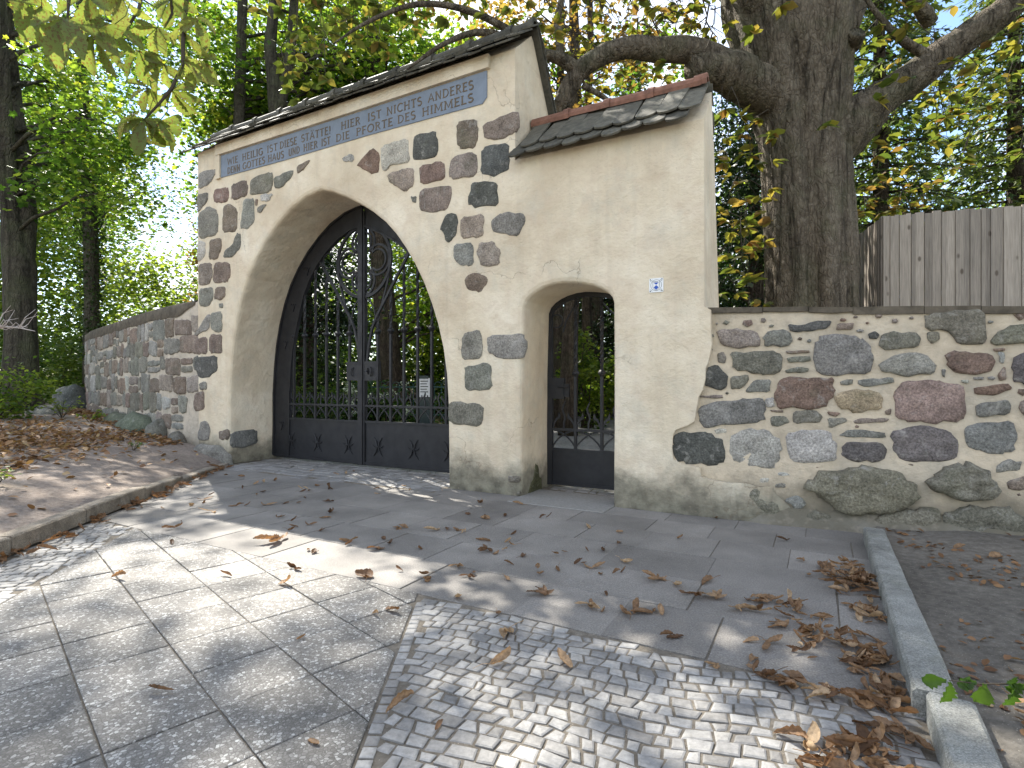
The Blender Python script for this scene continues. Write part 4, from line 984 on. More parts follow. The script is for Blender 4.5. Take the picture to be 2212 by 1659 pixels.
for q in wq[1:3] + [.93]:
    b = MB(); b.box(q - .016, q + .016, -.016, .016, .44, 1.30); tp = wtop(q); b.tube([(q, 0, 1.30 + .05*i) for i in range(int((tp - 1.30)/.05) + 1)], .023, 4, True, .6); bar = wpart(b, "bar")
    b = MB(); b.tube([(q, 0, 1.285), (q, 0, 1.30), (q, 0, 1.32), (q, 0, 1.34), (q, 0, 1.36)], [.02, .034, .048, .04, .02], 8); wpart(b, "collar", bar)
for a, c_ in zip(wq[:-1], wq[1:]):
    w = c_ - a
    for fl in (0, 1):
        b = MB(); P = [(a + w*f, .455 + .21*math.sin(f*pi/2)**.7 if f > 0 else .455) for f in (0, .06, .15, .28, .42, .6, .8, .97)]
        if fl: P = [(a + c_ - p[0], p[1]) for p in P]
        b.ribbon(P, .016, -.010 + .004*fl, .007 + .003*fl); wpart(b, "arcade")
    m = (a + c_)/2; b = MB(); b.ribbon([(m + .018*math.sin(max(0, k-2)*1.25), .68 + .04*k) for k in range(9)], [.018, .018, .018, .018, .018, .018, .017, .014, .004], -.008, .008); wpart(b, "flame_spike")
    for sx in (-1, 1):
        q0 = a if sx > 0 else c_
        b = MB(); b.ribbon([(q0 + sx*.016, .69), (q0 + sx*.022, .74), (q0 + sx*.05, .79), (q0 + sx*.085, .815), (q0 + sx*.09, .87)], [.012, .016, .026, .036, .004], -.007, .007); wpart(b, "leaf_tip")
b = MB(); b.ribbon([(.10 + .075*math.cos(math.radians(a)), 1.93 + .075*math.sin(math.radians(a))) for a in range(-120, 200, 16)], .016, -.009, .009); wpart(b, "curl")
b = MB(); b.ribbon([(.18, 1.80), (.22, 1.93), (.30, 2.06), (.40, 2.16)], .016, -.008, .008); b.ribbon([(.62, 2.15), (.74, 2.02), (.9, 1.88), (.96, 1.84)], .016, -.0085, .0085); wpart(b, "brace")
b = MB(); b.box(.04, .20, -.03, .025, 1.03, 1.27); lk = wpart(b, "lock_box"); b = MB(); b.tube([(.15, -.03, 1.17), (.15, -.07, 1.17), (.28, -.075, 1.17)], .011, 6); b.box(.2, .26, -.02, .02, 1.05, 1.2); wpart(b, "handle", lk)

# ------------------------------------------------------------------ monument plaque
pq = empty("monument_plaque", gw(-1.345, -.004, 2.128), GROT + .0); tag(pq, "small white enamel plaque with blue shield beside the wicket arch", "plaque")
H = .066
def rr_(h, r, n=5):
    out = []
    for cx, cz, a0 in ((h-r, h-r, 0), (-h+r, h-r, 90), (-h+r, -h+r, 180), (h-r, -h+r, 270)): out += arc(cx, cz, r, r, a0, a0 + 90, n)
    return out
b = MB(); b.prism(rr_(H, .010), -.006, .004); b.build("plate", WHITE, pq)
b = MB(); b.ribbon(arc(0, 0, .051, .051, 0, 360, 36), .0028, -.0072, -.005)
for sx in (-1, 1):
    for sz in (-1, 1): b.ribbon([(sx*.054, sz*.036), (sx*.050, sz*.042), (sx*.042, sz*.046), (sx*.036, sz*.054)], .0028, -.0074, -.005)
sh = [(-.031, .037), (-.031, -.021), (0, -.053), (.031, -.021), (.031, .037)]
b.ribbon(sh, .0026, -.0076, -.005); b.build("line_work", INK, pq)
for sx in (-1, 1):
    for sz in (-1, 1): b = MB(); b.prism(arc(sx*.054, sz*.054, .0055, .0055, 0, 330, 10), -.009, -.005); b.build("screw", INK, pq)
b = MB(); b.prism([(-.023, .024), (0, .004), (.023, .024)], -.0078, -.005); b.prism([(0, .001), (-.023, -.021), (0, -.044), (.023, -.021)], -.0078, -.005); b.build("shield", COBALT, pq)
GL['K'] = (.66, [[(.13, 0), (.13, 1)], [(.60, 1), (.15, .48)], [(.28, .60), (.62, 0)]], [])
b = MB(); x = -.026
for k, c in enumerate("DENKMAL"):
    w, st, _ = GL[c]
    for q, s_ in enumerate(st): b.ribbon([(x + p[0]*.0078, .028 + p[1]*.0085) for p in s_], .0013, -.0079 - .0001*q, -.005)
    x += w*.0078 + .0012
b.build("lettering", INK, pq)

# ------------------------------------------------------------------ field stone wall on the right
W0 = Vector((1.3616, 5.2408, 0)); WROT = math.atan2(-.383, .924)
wr = empty("field_stone_wall", W0 + Vector((.924, -.383, 0)) * 1.6, WROT); tag(wr, "straight field stone wall between the wicket and the plank fence", "wall")
def wtopz(s): return 1.905 - .047 * s
b = MB(); xs = spaced(0, 9.5, 60)
for i, s in enumerate(xs):
    zt = wtopz(s) - .02; 
    for (t, z) in ((.0, -.1), (-.015 + .01*fbm(s, 0, 0, 2), .5), (0, 1.0), (.005, zt - .03), (.02, zt), (.5, zt), (.52, -.1)): b.v.append((s, t, z))
for i in range(len(xs) - 1):
    for k in range(6): b.f.append((i*7+k, (i+1)*7+k, (i+1)*7+k+1, i*7+k+1))
core = b.build("mortar", MORTAR, wr, (-1.6, 0, 0), smooth=False)
# earth banked foot and thin capping
b = MB(); n = 70
for i in range(n + 1):
    s = .5 + 9*i/n; r = .16 * smooth01(.5, 1.0, s); h_ = (.18 + .06*fbm(s, 1, 0, 1.7)) * smooth01(.4, 1.0, s)
    for k in range(6): f = k/5; b.v.append((s, -.02 - r*(1-f)**1.4 + .01*fbm(s, k, 2, 6), -.03 + h_*f + .012*fbm(s, k, 5, 5)))
for i in range(n):
    for k in range(5): b.f.append((i*6+k, (i+1)*6+k, (i+1)*6+k+1, i*6+k+1))
FOOT = m_mortar((.16, .14, .11)); b.build("footing", FOOT, wr, (-1.6, 0, 0), smooth=True)
COPE = m_simple("dark_coping", (.105, .088, .066), .9, .2, 9, .45, .6, .01)
s = .46
while s < 9.3:
    L = rnd.uniform(.22, .5); b = MB(); dz = rnd.uniform(.02, .05)
    b.prism([(s, wtopz(s) - dz), (s + L*.5, wtopz(s) - dz - rnd.uniform(-.01, .02)), (s + L - .004, wtopz(s+L) - dz*.9), (s + L - .004, wtopz(s+L) + .012 + rnd.uniform(-.004, .006)), (s, wtopz(s) + .012)], -.012 - rnd.uniform(0, .008), .5)
    b.build("coping_stone", COPE, wr, (-1.6, 0, 0)); s += L
for i, (txt, k, big) in enumerate(WALL_STONES):
    pr = (.012, .022, .06, .10)[big]; V, Fc, (cx, cz) = stone_geo(parse(txt), pr, (.008, .017, .022, .03)[big], 300 + i); b = MB(); b.add(V, Fc)
    o = b.build("stone", STONE, wr, (cx - 1.6, -.002, cz), (cx, 0, cz), True); o.color = jcol(k, srnd)

# small pinning stones in the joints
placed = [parse(t_) for t_, _, _ in WALL_STONES]; prn = random.Random(12); chips = []
def clear(x, z, r_):
    for P in placed:
        cx = sum(p[0] for p in P)/len(P); cz = sum(p[1] for p in P)/len(P); hw = max(abs(p[0]-cx) for p in P); hz = max(abs(p[1]-cz) for p in P)
        if abs(x - cx) < hw + r_*1.5 + .012 and abs(z - cz) < hz + r_ + .010: return False
    return all(math.hypot(x - c[0], z - c[1]) > r_*1.5 + c[2]*1.5 + .02 for c in chips)
for _ in range(5000):
    x, z, r_ = prn.uniform(.45, 4.2), prn.uniform(.36, 1.76), prn.uniform(.012, .036)
    if clear(x, z, r_): chips.append((x, z, r_))
far_ = []
for _ in range(2600):                                   # the wall goes on past the picture: same masonry
    x, z, r_ = prn.uniform(3.15, 9.2), prn.uniform(.30, 1.55), prn.choice([.17, .14, .11, .08, .06])
    if z + r_ < wtopz(x) - .06 and all(abs(x - c[0]) > (r_ + c[2])*1.25 + .02 or abs(z - c[1]) > (r_ + c[2])*.82 + .02 for c in far_) and clear(x, z, r_*.8): far_.append((x, z, r_))
for i, (x, z, r_) in enumerate(far_):
    n_ = 8; P = [(x + r_*1.25*math.copysign(abs(math.cos(w_))**.7, math.cos(w_))*prn.uniform(.88, 1.05), z + r_*.8*math.copysign(abs(math.sin(w_))**.7, math.sin(w_))*prn.uniform(.88, 1.05)) for w_ in (2*pi*(k + .5)/n_ for k in range(n_))]
    V, Fc, (cx, cz) = stone_geo(P, .022, .015, 1500 + i); b = MB(); b.add(V, Fc); placed.append(P)
    o = b.build("stone", STONE, wr, (cx - 1.6, -.002, cz), (cx, 0, cz), True); o.color = jcol(prn.choice("gnbmgrlvk"), prn)
chips = [c for c in chips if c[0] < 2.9]
for i, (x, z, r_) in enumerate(chips[:150]):
    n_ = prn.randint(4, 6); a0 = prn.uniform(0, 6); el = prn.uniform(1.2, 2.4)
    V, Fc, (cx, cz) = stone_geo([(x + r_*el*.75*math.cos(a0 + 2*pi*k/n_)*prn.uniform(.75, 1.1), z + r_*math.sin(a0 + 2*pi*k/n_)*prn.uniform(.7, 1.1)) for k in range(n_)], .010, .004, 900 + i, 0); b = MB(); b.add(V, Fc)
    o = b.build("stone", STONE, wr, (cx - 1.6, -.002, cz), (cx, 0, cz), True); o.color = jcol(prn.choice("gnlbmr"), prn)

# ------------------------------------------------------------------ curved field stone wall on the left
CP = [(-4.80, 8.74), (-5.50, 9.22), (-6.20, 9.75), (-6.9, 10.35), (-7.62, 11.0), (-8.40, 11.72), (-9.2, 12.45), (-10.0, 13.2), (-10.75, 14.0), (-11.2, 14.75)]
acc = [0.0]
for i in range(1, len(CP)): acc.append(acc[-1] + math.hypot(CP[i][0]-CP[i-1][0], CP[i][1]-CP[i-1][1]))
def cpt(a, out=0.0):
    a = max(0, min(acc[-1] - 1e-6, a)); i = max(k for k in range(len(acc) - 1) if acc[k] <= a); f = (a - acc[i]) / (acc[i+1] - acc[i])
    def tang(j): j0, j1 = max(0, j-1), min(len(CP)-1, j+1); d = Vector((CP[j1][0]-CP[j0][0], CP[j1][1]-CP[j0][1])); return d.normalized()
    d = (tang(i) * (1-f) + tang(i+1) * f).normalized(); nx, ny = -d.y, d.x
    x = CP[i][0] + (CP[i+1][0]-CP[i][0])*f; y_ = CP[i][1] + (CP[i+1][1]-CP[i][1])*f
    return (x + nx*out, y_ + ny*out)
cw = empty("curved_stone_wall", (CP[4][0], CP[4][1], bank(CP[4][0] - .3, CP[4][1] - .3))); tag(cw, "curved field stone wall with dark coping running back from the gateway", "wall")
cl = cw.location
MORT2 = m_mortar((.52, .455, .37)); b = MB(); n = 60
def ctop(a): return 2.54 - .012 * a
for i in range(n + 1):
    a = acc[-1]*i/n
    for (o_, z) in ((.0, .0), (.0, .8), (.0, 1.6), (0, ctop(a) - .03), (-.03, ctop(a) - .005), (-.45, ctop(a) - .005), (-.47, 0)):
        p = cpt(a, o_ + .008*fbm(a, z, 0, 3)); b.v.append((p[0], p[1], z))
for i in range(n):
    for k in range(6): b.f.append((i*7+k, i*7+k+1, (i+1)*7+k+1, (i+1)*7+k))
b.f += [tuple(range(7)), tuple(n*7 + k for k in range(6, -1, -1))]
b.build("mortar", MORT2, cw, -cl)
b = MB(); n = 80
for i in range(n + 1):
    a = .35 + (acc[-1] - .35)*i/n; lo = ctop(a) - .20 + .05*fbm(a, 0, 0, 1.6) + .12*(1 - smooth01(.3, 1.1, a))
    for (o_, z) in ((.012, lo), (.02, lo + .02), (.018, ctop(a) - .02), (-.02, ctop(a) + .015), (-.46, ctop(a) + .015)):
        p = cpt(a, o_); b.v.append((p[0], p[1], z))
for i in range(n):
    for k in range(4): b.f.append((i*5+k, i*5+k+1, (i+1)*5+k+1, (i+1)*5+k))
b.build("coping", COPE, cw, -cl, smooth=True)
crn = random.Random(21); z = .42
for row in range(6):
    hh = crn.uniform(.28, .36); a = .12 + crn.uniform(0, .1)
    while a < acc[-1] - .12:
        w = min(crn.choice([.2, .26, .34, .42, .5, .58])*crn.uniform(.85, 1.15), acc[-1] - a); g_ = .024; jz = crn.uniform(-.05, .05)
        if not (a < .25 and row < 2):
            z0, z1 = z + jz + g_, min(z + hh + crn.uniform(-.06, .04) - g_, 2.30); a0, a1 = a + g_, a + w - g_; j = lambda k=.03: crn.uniform(-k, k)
            poly = [(a0 + j(), z0 + j()), ((a0+a1)/2 + j(), z0 - .012 + j(.015)), (a1 + j(), z0 + j()), (a1 + .01 + j(.012), (z0+z1)/2 + j(.05)), (a1 + j(), z1 + j()), ((a0+a1)/2 + j(), z1 + .01 + j(.015)), (a0 + j(), z1 + j()), (a0 - .008 + j(.012), (z0+z1)/2 + j(.05))]
            if crn.random() < .12:
                mz = (z0 + z1)/2; polys = [[(a0, z0), (a1, z0 + j(.01)), (a1, mz - .02), (a0, mz - .02)], [(a0, mz + .015), (a1, mz + .01), (a1, z1), (a0, z1 + j(.01))]]
            else: polys = [poly]
            for pl in polys:
                V, Fc, (cx, cz) = stone_geo(pl, .018, .016, int(a*1000) + row); b = MB(); mid = cpt(cx, 0)
                b.add([(*(lambda q: (q[0] - mid[0], q[1] - mid[1]))(cpt(v[0], -v[1])), v[2] - cz) for v in V], [q[::-1] for q in Fc])
                o = b.build("stone", STONE, cw, (mid[0] - cl.x, mid[1] - cl.y, cz - cl.z), smooth=True); o.color = jcol(crn.choice("gbgnlmgbngmb"), crn)
        a += w
    z += hh
# loose boulders along the foot of that wall
def boulder(name, loc, sx, sy, sz, seed, col, label, rz=0.0):
    b = MB(); nu, nv = 20, 12; r = random.Random(seed); o_ = r.uniform(0, 50)
    for j in range(nv + 1):
        th = pi*j/nv
        for i in range(nu):
            ph = 2*pi*i/nu; d = Vector((math.sin(th)*math.cos(ph), math.sin(th)*math.sin(ph), math.cos(th)))
            k = 1 + .22*noise.noise(d*1.4 + Vector((o_, 0, 0))) + .07*noise.noise(d*4 + Vector((0, o_, 0)))
            b.v.append((d.x*sx*k, d.y*sy*k, d.z*sz*k + sz*.45))
    for j in range(nv):
        for i in range(nu): b.f.append((j*nu+i, (j+1)*nu+i, (j+1)*nu+(i+1) % nu, j*nu+(i+1) % nu))
    o = b.build(name, STONE, None, loc, smooth=True, rot=(0, 0, rz)); o.color = (*col, 1); tag(o, label, "boulder", "boulders along the curved wall"); return o
for (a, out, sx, sy, sz, sd, col, lab) in ((8.1, .25, .55, .42, .48, 1, (.10, .105, .095), "tall dark boulder at the far end of the curved wall"),
        (6.3, .95, .62, .36, .19, 2, (.20, .20, .175), "low pale boulder lying on the soil before the curved wall"),
        (3.9, .10, .50, .26, .20, 3, (.13, .14, .10), "mossy boulder under the middle of the curved wall"),
        (2.5, .12, .60, .30, .27, 4, (.12, .135, .095), "largest mossy boulder at the foot of the curved wall"),
        (1.55, .08, .22, .18, .26, 5, (.15, .145, .12), "upright boulder under the curved wall near the gateway"),
        (.85, .05, .24, .16, .17, 6, (.13, .12, .10), "small boulder where the curved wall meets the gateway")):
    p = cpt(a, out); boulder("boulder", (p[0], p[1], bank(p[0], p[1]) - .10), sx, sy, sz, sd, col, lab, math.radians(-42))

# ------------------------------------------------------------------ plank fence behind the wall
fc = empty("plank_fence", (5.0, 7.5, 0)); tag(fc, "tall silvered plank fence standing behind the field stone wall", "fence")
def boards(p0, p1, z, rr2):
    p0, p1 = Vector(p0), Vector(p1); d = (p1 - p0); L = d.length; d.normalize(); ang = math.atan2(d.y, d.x); x = 0
    k = 0
    while x < L:
        w = rr2.choice([.085, .09, .05, .055, .07, .10]); b = MB(); h = z + rr2.uniform(-.018, .014); f = -.012 if k % 2 else .0
        b.add([(0, f, 0), (w - .004, f, 0), (w - .004, f + .022, 0), (0, f + .022, 0), (0, f, h), (w - .004, f, h + rr2.uniform(-.004, .004)), (w - .004, f + .022, h), (0, f + .022, h)], [(0,3,2,1),(4,5,6,7),(0,1,5,4),(1,2,6,5),(2,3,7,6),(3,0,4,7)])
        q = p0 + d*x; b.build("board", WOOD, fc, (q.x - 5.0, q.y - 7.5, 0), rot=(0, 0, ang)); x += w; k += 1
    b = MB()
    for zz in (1.0, 2.9): b.box(0, L, .024, .07, zz, zz + .09)
    b.build("cross_rail", WOOD, fc, (p0.x - 5.0, p0.y - 7.5, 0), rot=(0, 0, ang))
fr2 = random.Random(4)
boards((5.0, 7.5), (9.6, 6.05), 3.47, fr2); boards((5.38, 8.75), (5.0, 7.5), 3.47, fr2)
b = MB(); b.tube([(5.06, 7.40, 2.02), (5.16, 7.30, 2.0), (5.28, 7.33, 2.01)], .018, 6); b.build("latch", TWIG, fc, (-5.0, -7.5, 0))

# ------------------------------------------------------------------ notice post and low railing seen through the gate
npst = empty("notice_post", at(916, 900, 9.4) * 1.0); npst.location.z = 0; tag(npst, "dark post with a white notice sheet behind the main gate", "post")
b = MB(); b.box(-.10, .10, 0, .09, 0, 1.29); b.box(-.075, .075, -.02, .1, 1.29, 1.34); b.build("post", INK, npst)
b = MB(); b.box(-.085, .10, -.012, -.003, .98, 1.30); sh_ = b.build("sheet", PAPER, npst); b = MB()
for k in range(5): b.box(-.06, .07 - .02*(k % 2), -.0135, -.0125, 1.24 - .045*k, 1.255 - .045*k)
b.build("printed_lines", INK, sh_)
rl = empty("garden_railing", (at(880, 830, 15).x, 15, .15)); tag(rl, "low green painted iron railing far behind the main gate", "railing")
b = MB(); b.box(-1.6, 1.4, -.02, .02, .95, .99); b.box(-1.6, 1.4, -.02, .02, .2, .24); b.build("rail", GREENP, rl)
for k in range(16):
    b = MB(); x = -1.55 + .19*k; b.tube([(x, 0, 0), (x, 0, 1.0)], .014, 5); b.ribbon(arc(x + .095, .98, .095, .13, 180, 0, 8), .016, -.008, .008); b.build("baluster", GREENP, rl)

# ------------------------------------------------------------------ foliage tools
TPL = {
 'diamond': ([(0, 0, 0), (.34, .48, .07), (0, 1, 0), (-.34, .48, .07)], [(0, 1, 2), (0, 2, 3)]),
 'lobed': ([(0, 0, 0), (.42, .08, .05), (.30, .32, .04), (.58, .55, .02), (.24, .62, .03), (0, 1.0, -.03), (-.24, .62, .03), (-.58, .55, .02), (-.30, .32, .04), (-.42, .08, .05)],
           [(0, 1, 2), (2, 3, 4), (0, 2, 4), (0, 4, 5), (0, 5, 6), (0, 6, 8), (6, 7, 8), (0, 8, 9)]),
 'oval': ([(0, 0, 0), (.22, .25, .05), (.27, .6, .05), (0, 1, -.06), (-.27, .6, .05), (-.22, .25, .05)], [(0, 1, 2), (0, 2, 3), (0, 3, 4), (0, 4, 5)]),
 'spray': ([(0, 0, 0), (.10, .35, .0), (.30, .52, -.05), (.09, .60, -.02), (0, 1, -.14), (-.09, .60, -.02), (-.30, .52, -.05), (-.10, .35, 0)], [(0, 1, 7), (1, 2, 3), (1, 3, 7), (3, 5, 7), (3, 4, 5), (5, 6, 7)]),
 'blade': ([(-.04, 0, 0), (.04, 0, 0), (.035, .6, .1), (0, 1, -.1), (-.035, .6, .1)], [(0, 1, 2), (0, 2, 4), (4, 2, 3)]),
}
def leaf_arrays(P, size, tpl, rs, tilt=.7, droop=.25, outdir=None):
    """P (n,3) positions; returns vertices, triangles for n leaves of the given template"""
    tv, tf = TPL[tpl]; tv = np.array(tv); tf = np.array(tf); n = len(P)
    nr = np.stack([rs.normal(0, tilt, n), rs.normal(0, tilt, n), np.ones(n)], 1); nr /= np.linalg.norm(nr, axis=1)[:, None]
    if outdir is None: yd = rs.normal(0, 1, (n, 3))
    else: yd = outdir + rs.normal(0, .45, (n, 3))
    yd[:, 2] = yd[:, 2] * .4 - droop
    yd -= nr * (yd * nr).sum(1)[:, None] * .75; yd /= np.linalg.norm(yd, axis=1)[:, None] + 1e-9
    xd = np.cross(yd, nr); xd /= np.linalg.norm(xd, axis=1)[:, None] + 1e-9; nz = np.cross(xd, yd)
    sz = (size * rs.uniform(.65, 1.25, n))[:, None, None] if np.isscalar(size) else size[:, None, None]
    V = P[:, None, :] + sz * (tv[None, :, 0:1] * xd[:, None, :] + tv[None, :, 1:2] * yd[:, None, :] + tv[None, :, 2:3] * nz[:, None, :])
    T = (np.arange(n) * len(tv))[:, None, None] + tf[None]
    return V.reshape(-1, 3), T.reshape(-1, 3), len(tv)
def foliage(name, P, size, tpl, mat, seed, parent=None, loc=(0, 0, 0), tilt=.7, droop=.25, tmean=.5, tsd=.22, outdir=None, ctint=None):
    rs = np.random.RandomState(seed); P = np.asarray(P, float) - np.array(loc)
    V, T, k = leaf_arrays(P, size, tpl, rs, tilt, droop, outdir)
    t = rs.normal(tmean, tsd, len(P)) + (0 if ctint is None else ctint)
    me = np_mesh(name, V, T, mat, np.repeat(np.clip(t, 0, 1), k)); o = bpy.data.objects.new(name, me)
    return link(o, parent, (0, 0, 0) if parent is not None else loc)
def clusters(cs, per, r, flat, seed):
    """leaf points gathered in flattened sprays around the centres"""
    rs = np.random.RandomState(seed); cs = np.asarray(cs, float); n = len(cs)
    rad = r * rs.uniform(.6, 1.35, n); P = np.repeat(cs, per, 0)
    g = rs.normal(0, 1, (n*per, 3)); g /= np.maximum(1, np.linalg.norm(g, axis=1) / 1.9)[:, None]
    sl = np.repeat(rs.normal(0, .28, (n, 2)), per, 0)
    R = np.repeat(rad, per)[:, None]; off = g * R * np.array([1, 1, flat]); off[:, 2] += off[:, 0]*sl[:, 0] + off[:, 1]*sl[:, 1]
    off[:, 2] -= .12 * (off[:, 0]**2 + off[:, 1]**2) / (R[:, 0] + .01)
    return P + off, np.repeat(rs.normal(0, .16, n), per)
def in_ell(c, r, n, seed, shell=.25, keep=None):
    rs = np.random.RandomState(seed); out = []
    while len(out) < n:
        v = rs.uniform(-1, 1, 3); l = np.linalg.norm(v)
        if l > 1 or l < shell: continue
        p = np.array(c) + v * np.array(r)
        if keep is None or keep(p): out.append(p)
    return np.array(out)
def branches_to(b, trunk_at, targets, r0, seed, n=5):
    """slim limbs from a point on the trunk (function of height) to the spray centres"""
    r = random.Random(seed)
    for t in targets:
        t = Vector(t); z = t.z - abs(r.uniform(.3, 1.0)) * max(.6, math.hypot(t.x - trunk_at(t.z).x, t.y - trunk_at(t.z).y)) * .55
        a = trunk_at(z); pts = []; d = (t - a).length; rr = r0 * min(1, d / 4 + .25)
        side = Vector((r.uniform(-1, 1), r.uniform(-1, 1), r.uniform(-.4, .7))) * d * .10
        for i in range(n + 1):
            f = i / n; pts.append(a.lerp(t, f) + side * math.sin(pi*f) + Vector((0, 0, .12*d*math.sin(pi*f*.8))) + Vector((r.uniform(-1, 1), r.uniform(-1, 1), r.uniform(-1, 1))) * d * .018)
        b.tube(pts, [rr * (1 - .85*i/n) for i in range(n + 1)], 5)
def trunk_fn(path):
    P = [Vector(p) for p in path]
    def f(z):
        if z <= P[0].z: return P[0].copy()
        for a, c in zip(P[:-1], P[1:]):
            if a.z <= z <= c.z: return a.lerp(c, (z - a.z) / (c.z - a.z or 1))
        return P[-1].copy()
    return f
def bark_wob(sc, amp): return lambda q: amp * noise.noise(Vector((q.x*sc, q.y*sc, q.z*sc*.35)))
def tree(label, base, stems, crown_cs, per, cl_r, leaf_sz, tpl, lmat, bark, seed, cat="tree", nb=30, br=.05, flat=.4, tilt=.6, droop=.3, tmean=.5, group=None, name="tree", tsd=.2):
    """stems: list of (points, radii) in world coordinates"""
    root = empty(name, base); tag(root, label, cat, group); L = Vector(base); b = MB()
    for pts, rad in stems: 
        m = []; mr = []
        for i in range(len(pts) - 1):
            for k in range(4): f = k/4; m.append(Vector(pts[i]).lerp(Vector(pts[i+1]), f)); mr.append(rad[i] + (rad[i+1]-rad[i])*f)
        m.append(Vector(pts[-1])); mr.append(rad[-1])
        b.tube([p - L for p in m], mr, 14, True, 0, bark_wob(3.0, .12))
    b.build("trunk", bark, root, smooth=True)
    cs = np.asarray(crown_cs)
    if nb and len(cs):
        bb = MB(); fn = trunk_fn(stems[0][0]); pick = random.Random(seed).sample(range(len(cs)), min(nb, len(cs)))
        branches_to(bb, lambda z: fn(z), [cs[i] for i in pick], br, seed); bb.build("branches", bark, root, tuple(-L), smooth=True)["kind"] = "stuff"
    if len(cs):
        P, ct = clusters(cs, per, cl_r, flat, seed); foliage("crown", P, leaf_sz, tpl, lmat, seed + 1, root, tuple(L), tilt, droop, tmean, tsd, None, ct)
    return root
def scr(p):                                   # bearing of a point from the viewpoint, in photo pixels
    return (1106 + p[0]/p[1]*1200, 830 - (p[2]-1.2)/p[1]*1200) if p[1] > .3 else (9e9, 9e9)
def open_sky(p):                              # the gap of sky left of the gateway: no crown grows there
    x, y = scr(p)
    if x < 125 and p[1] < 13.2: return False          # the double stem stands clear
    if abs(x - 195) < 22 and p[1] < 16.8: return False
    return not (275 < x < 440 and 140 < y < 570)

# ------------------------------------------------------------------ trees on the left and behind the gate
zA = bank(-10.6, 12.0)
sA = [([at(48, 905, 12) + Vector((0, 0, -.1)), at(46, 850, 12), at(45, 700, 12), at(42, 575, 12), at(22, 450, 11.9), at(10, 300, 11.8), at(2, 150, 11.7), at(-6, 0, 11.6), at(-20, -200, 11.3), at(-30, -420, 11)], [.46, .34, .27, .29, .17, .16, .15, .14, .12, .07]),
      ([at(44, 640, 12), at(52, 560, 12.05), at(58, 460, 12.1), at(46, 350, 12.2), at(30, 220, 12.3), at(18, 100, 12.4), at(8, -60, 12.5), at(40, -260, 12.6)], [.16, .18, .18, .17, .15, .13, .12, .07])]
cA = np.concatenate([in_ell((-11.2, 14.6, 9.4), (3.6, 2.2, 5.0), 44, 1, .2, open_sky), in_ell((-9.0, 11.6, 6.6), (.9, 1.2, 2.2), 9, 2, .1, open_sky)])
tree("double stemmed maple at the photo edge beyond the soil bank", (-10.6, 12, zA), sA, cA, 150, .62, .135, 'lobed', L_MAPLE, BARK_S, 31, nb=36, br=.055, tmean=.55, name="maple_tree")
sB = [([at(196, 830, 16.5), at(198, 640, 16.5), at(196, 500, 16.5), at(190, 380, 16.6), at(183, 240, 16.7), at(176, 110, 16.8), at(172, -60, 17), at(170, -200, 17)], [.20, .19, .19, .17, .14, .11, .08, .04])]
cB = np.concatenate([in_ell(at(200, 240, 16.6), (2.4, 2.2, 4.2), 70, 3, .2, open_sky), [tuple(at(x, y, 16.4)) for x, y in ((320, 430), (300, 470), (330, 360), (340, 385), (350, 420), (300, 330), (270, 350), (255, 300), (330, 455))]])
tB = tree("slender ivy clad tree behind the far end of the curved wall", tuple(at(196, 870, 16.5)), sB, cB, 120, .55, .11, 'diamond', L_LIME, BARK_S, 41, nb=34, br=.035, tmean=.38, name="ivy_clad_tree")
rs = np.random.RandomState(5); fnB = trunk_fn(sB[0][0]); iv = []
for k in range(2600):
    z = rs.uniform(2.0, 9.5); c = fnB(z); w = rs.uniform(0, 2*pi); r_ = .22 + abs(rs.normal(0, .10)); iv.append((c.x + r_*math.cos(w), c.y + r_*math.sin(w), z))
foliage("ivy", iv, .10, 'diamond', L_IVY, 6, tB, tuple(tB.location), 1.5, .5)
def crownCD(c, r, n, sd): return in_ell(c, r, n, sd, .2, open_sky)
def shade_boughs(n, sd, xr, yr):
    """high boughs of the tall maples: tight leaf masses with gaps between them, 15 to 18.5 m up; unseen, added and spaced to dapple the paving with shade but leave its sunny patches open"""
    r = random.Random(sd); out = []
    while len(out) < n:
        x, y, h = r.uniform(*xr), r.uniform(*yr), r.uniform(15, 18.5)
        if (x < -1.0 and y > 3.0) or (-.2 < x < 1.6 and 2.5 < y < 3.3 and r.random() < .7): continue
        if y > 2.3 and r.random() < .35: continue
        out.append((x - .479*h, y + .75*h, h))  # added out of view, up the sun ray from the paving it shades
    return np.array(out[:n])
sC = [([at(512, 900, 15.5), at(514, 560, 15.5), at(516, 300, 15.5), at(519, 180, 15.5), at(522, 60, 15.5), at(527, -80, 15.5), at(530, -300, 15.4), at(535, -600, 15)], [.20, .17, .155, .15, .135, .12, .10, .05])]
cC = np.concatenate([crownCD((-8.4, 18.4, 10.4), (4.0, 2.4, 3.4), 75, 7), shade_boughs(9, 12, (-2.9, .5), (1.3, 4.4))])
tree("straight slim maple trunk rising behind the roof, nearer the sky gap", (sC[0][0][0].x, 15.5, 0), sC, cC, 165, .66, .15, 'lobed', L_MAPLE, BARK_S, 51, nb=34, br=.05, tmean=.6, group="maples behind the roof", name="maple_tree")
sD = [([at(602, 900, 15.0), at(600, 500, 15), at(598, 245, 15), at(590, 170, 15), at(583, 100, 15), at(590, 30, 15), at(600, -60, 15), at(610, -300, 15), at(600, -520, 15)], [.25, .21, .20, .17, .155, .14, .13, .10, .05]),
      ([at(602, 240, 15), at(618, 170, 15.1), at(628, 110, 15.2), at(634, 20, 15.3), at(645, -120, 15.3), at(690, -300, 15.2)], [.16, .15, .13, .12, .10, .06])]
cD = np.concatenate([crownCD((-4.6, 18.6, 10.2), (3.8, 2.2, 3.4), 75, 9), shade_boughs(6, 10, (.3, 3.2), (1.4, 4.2))])
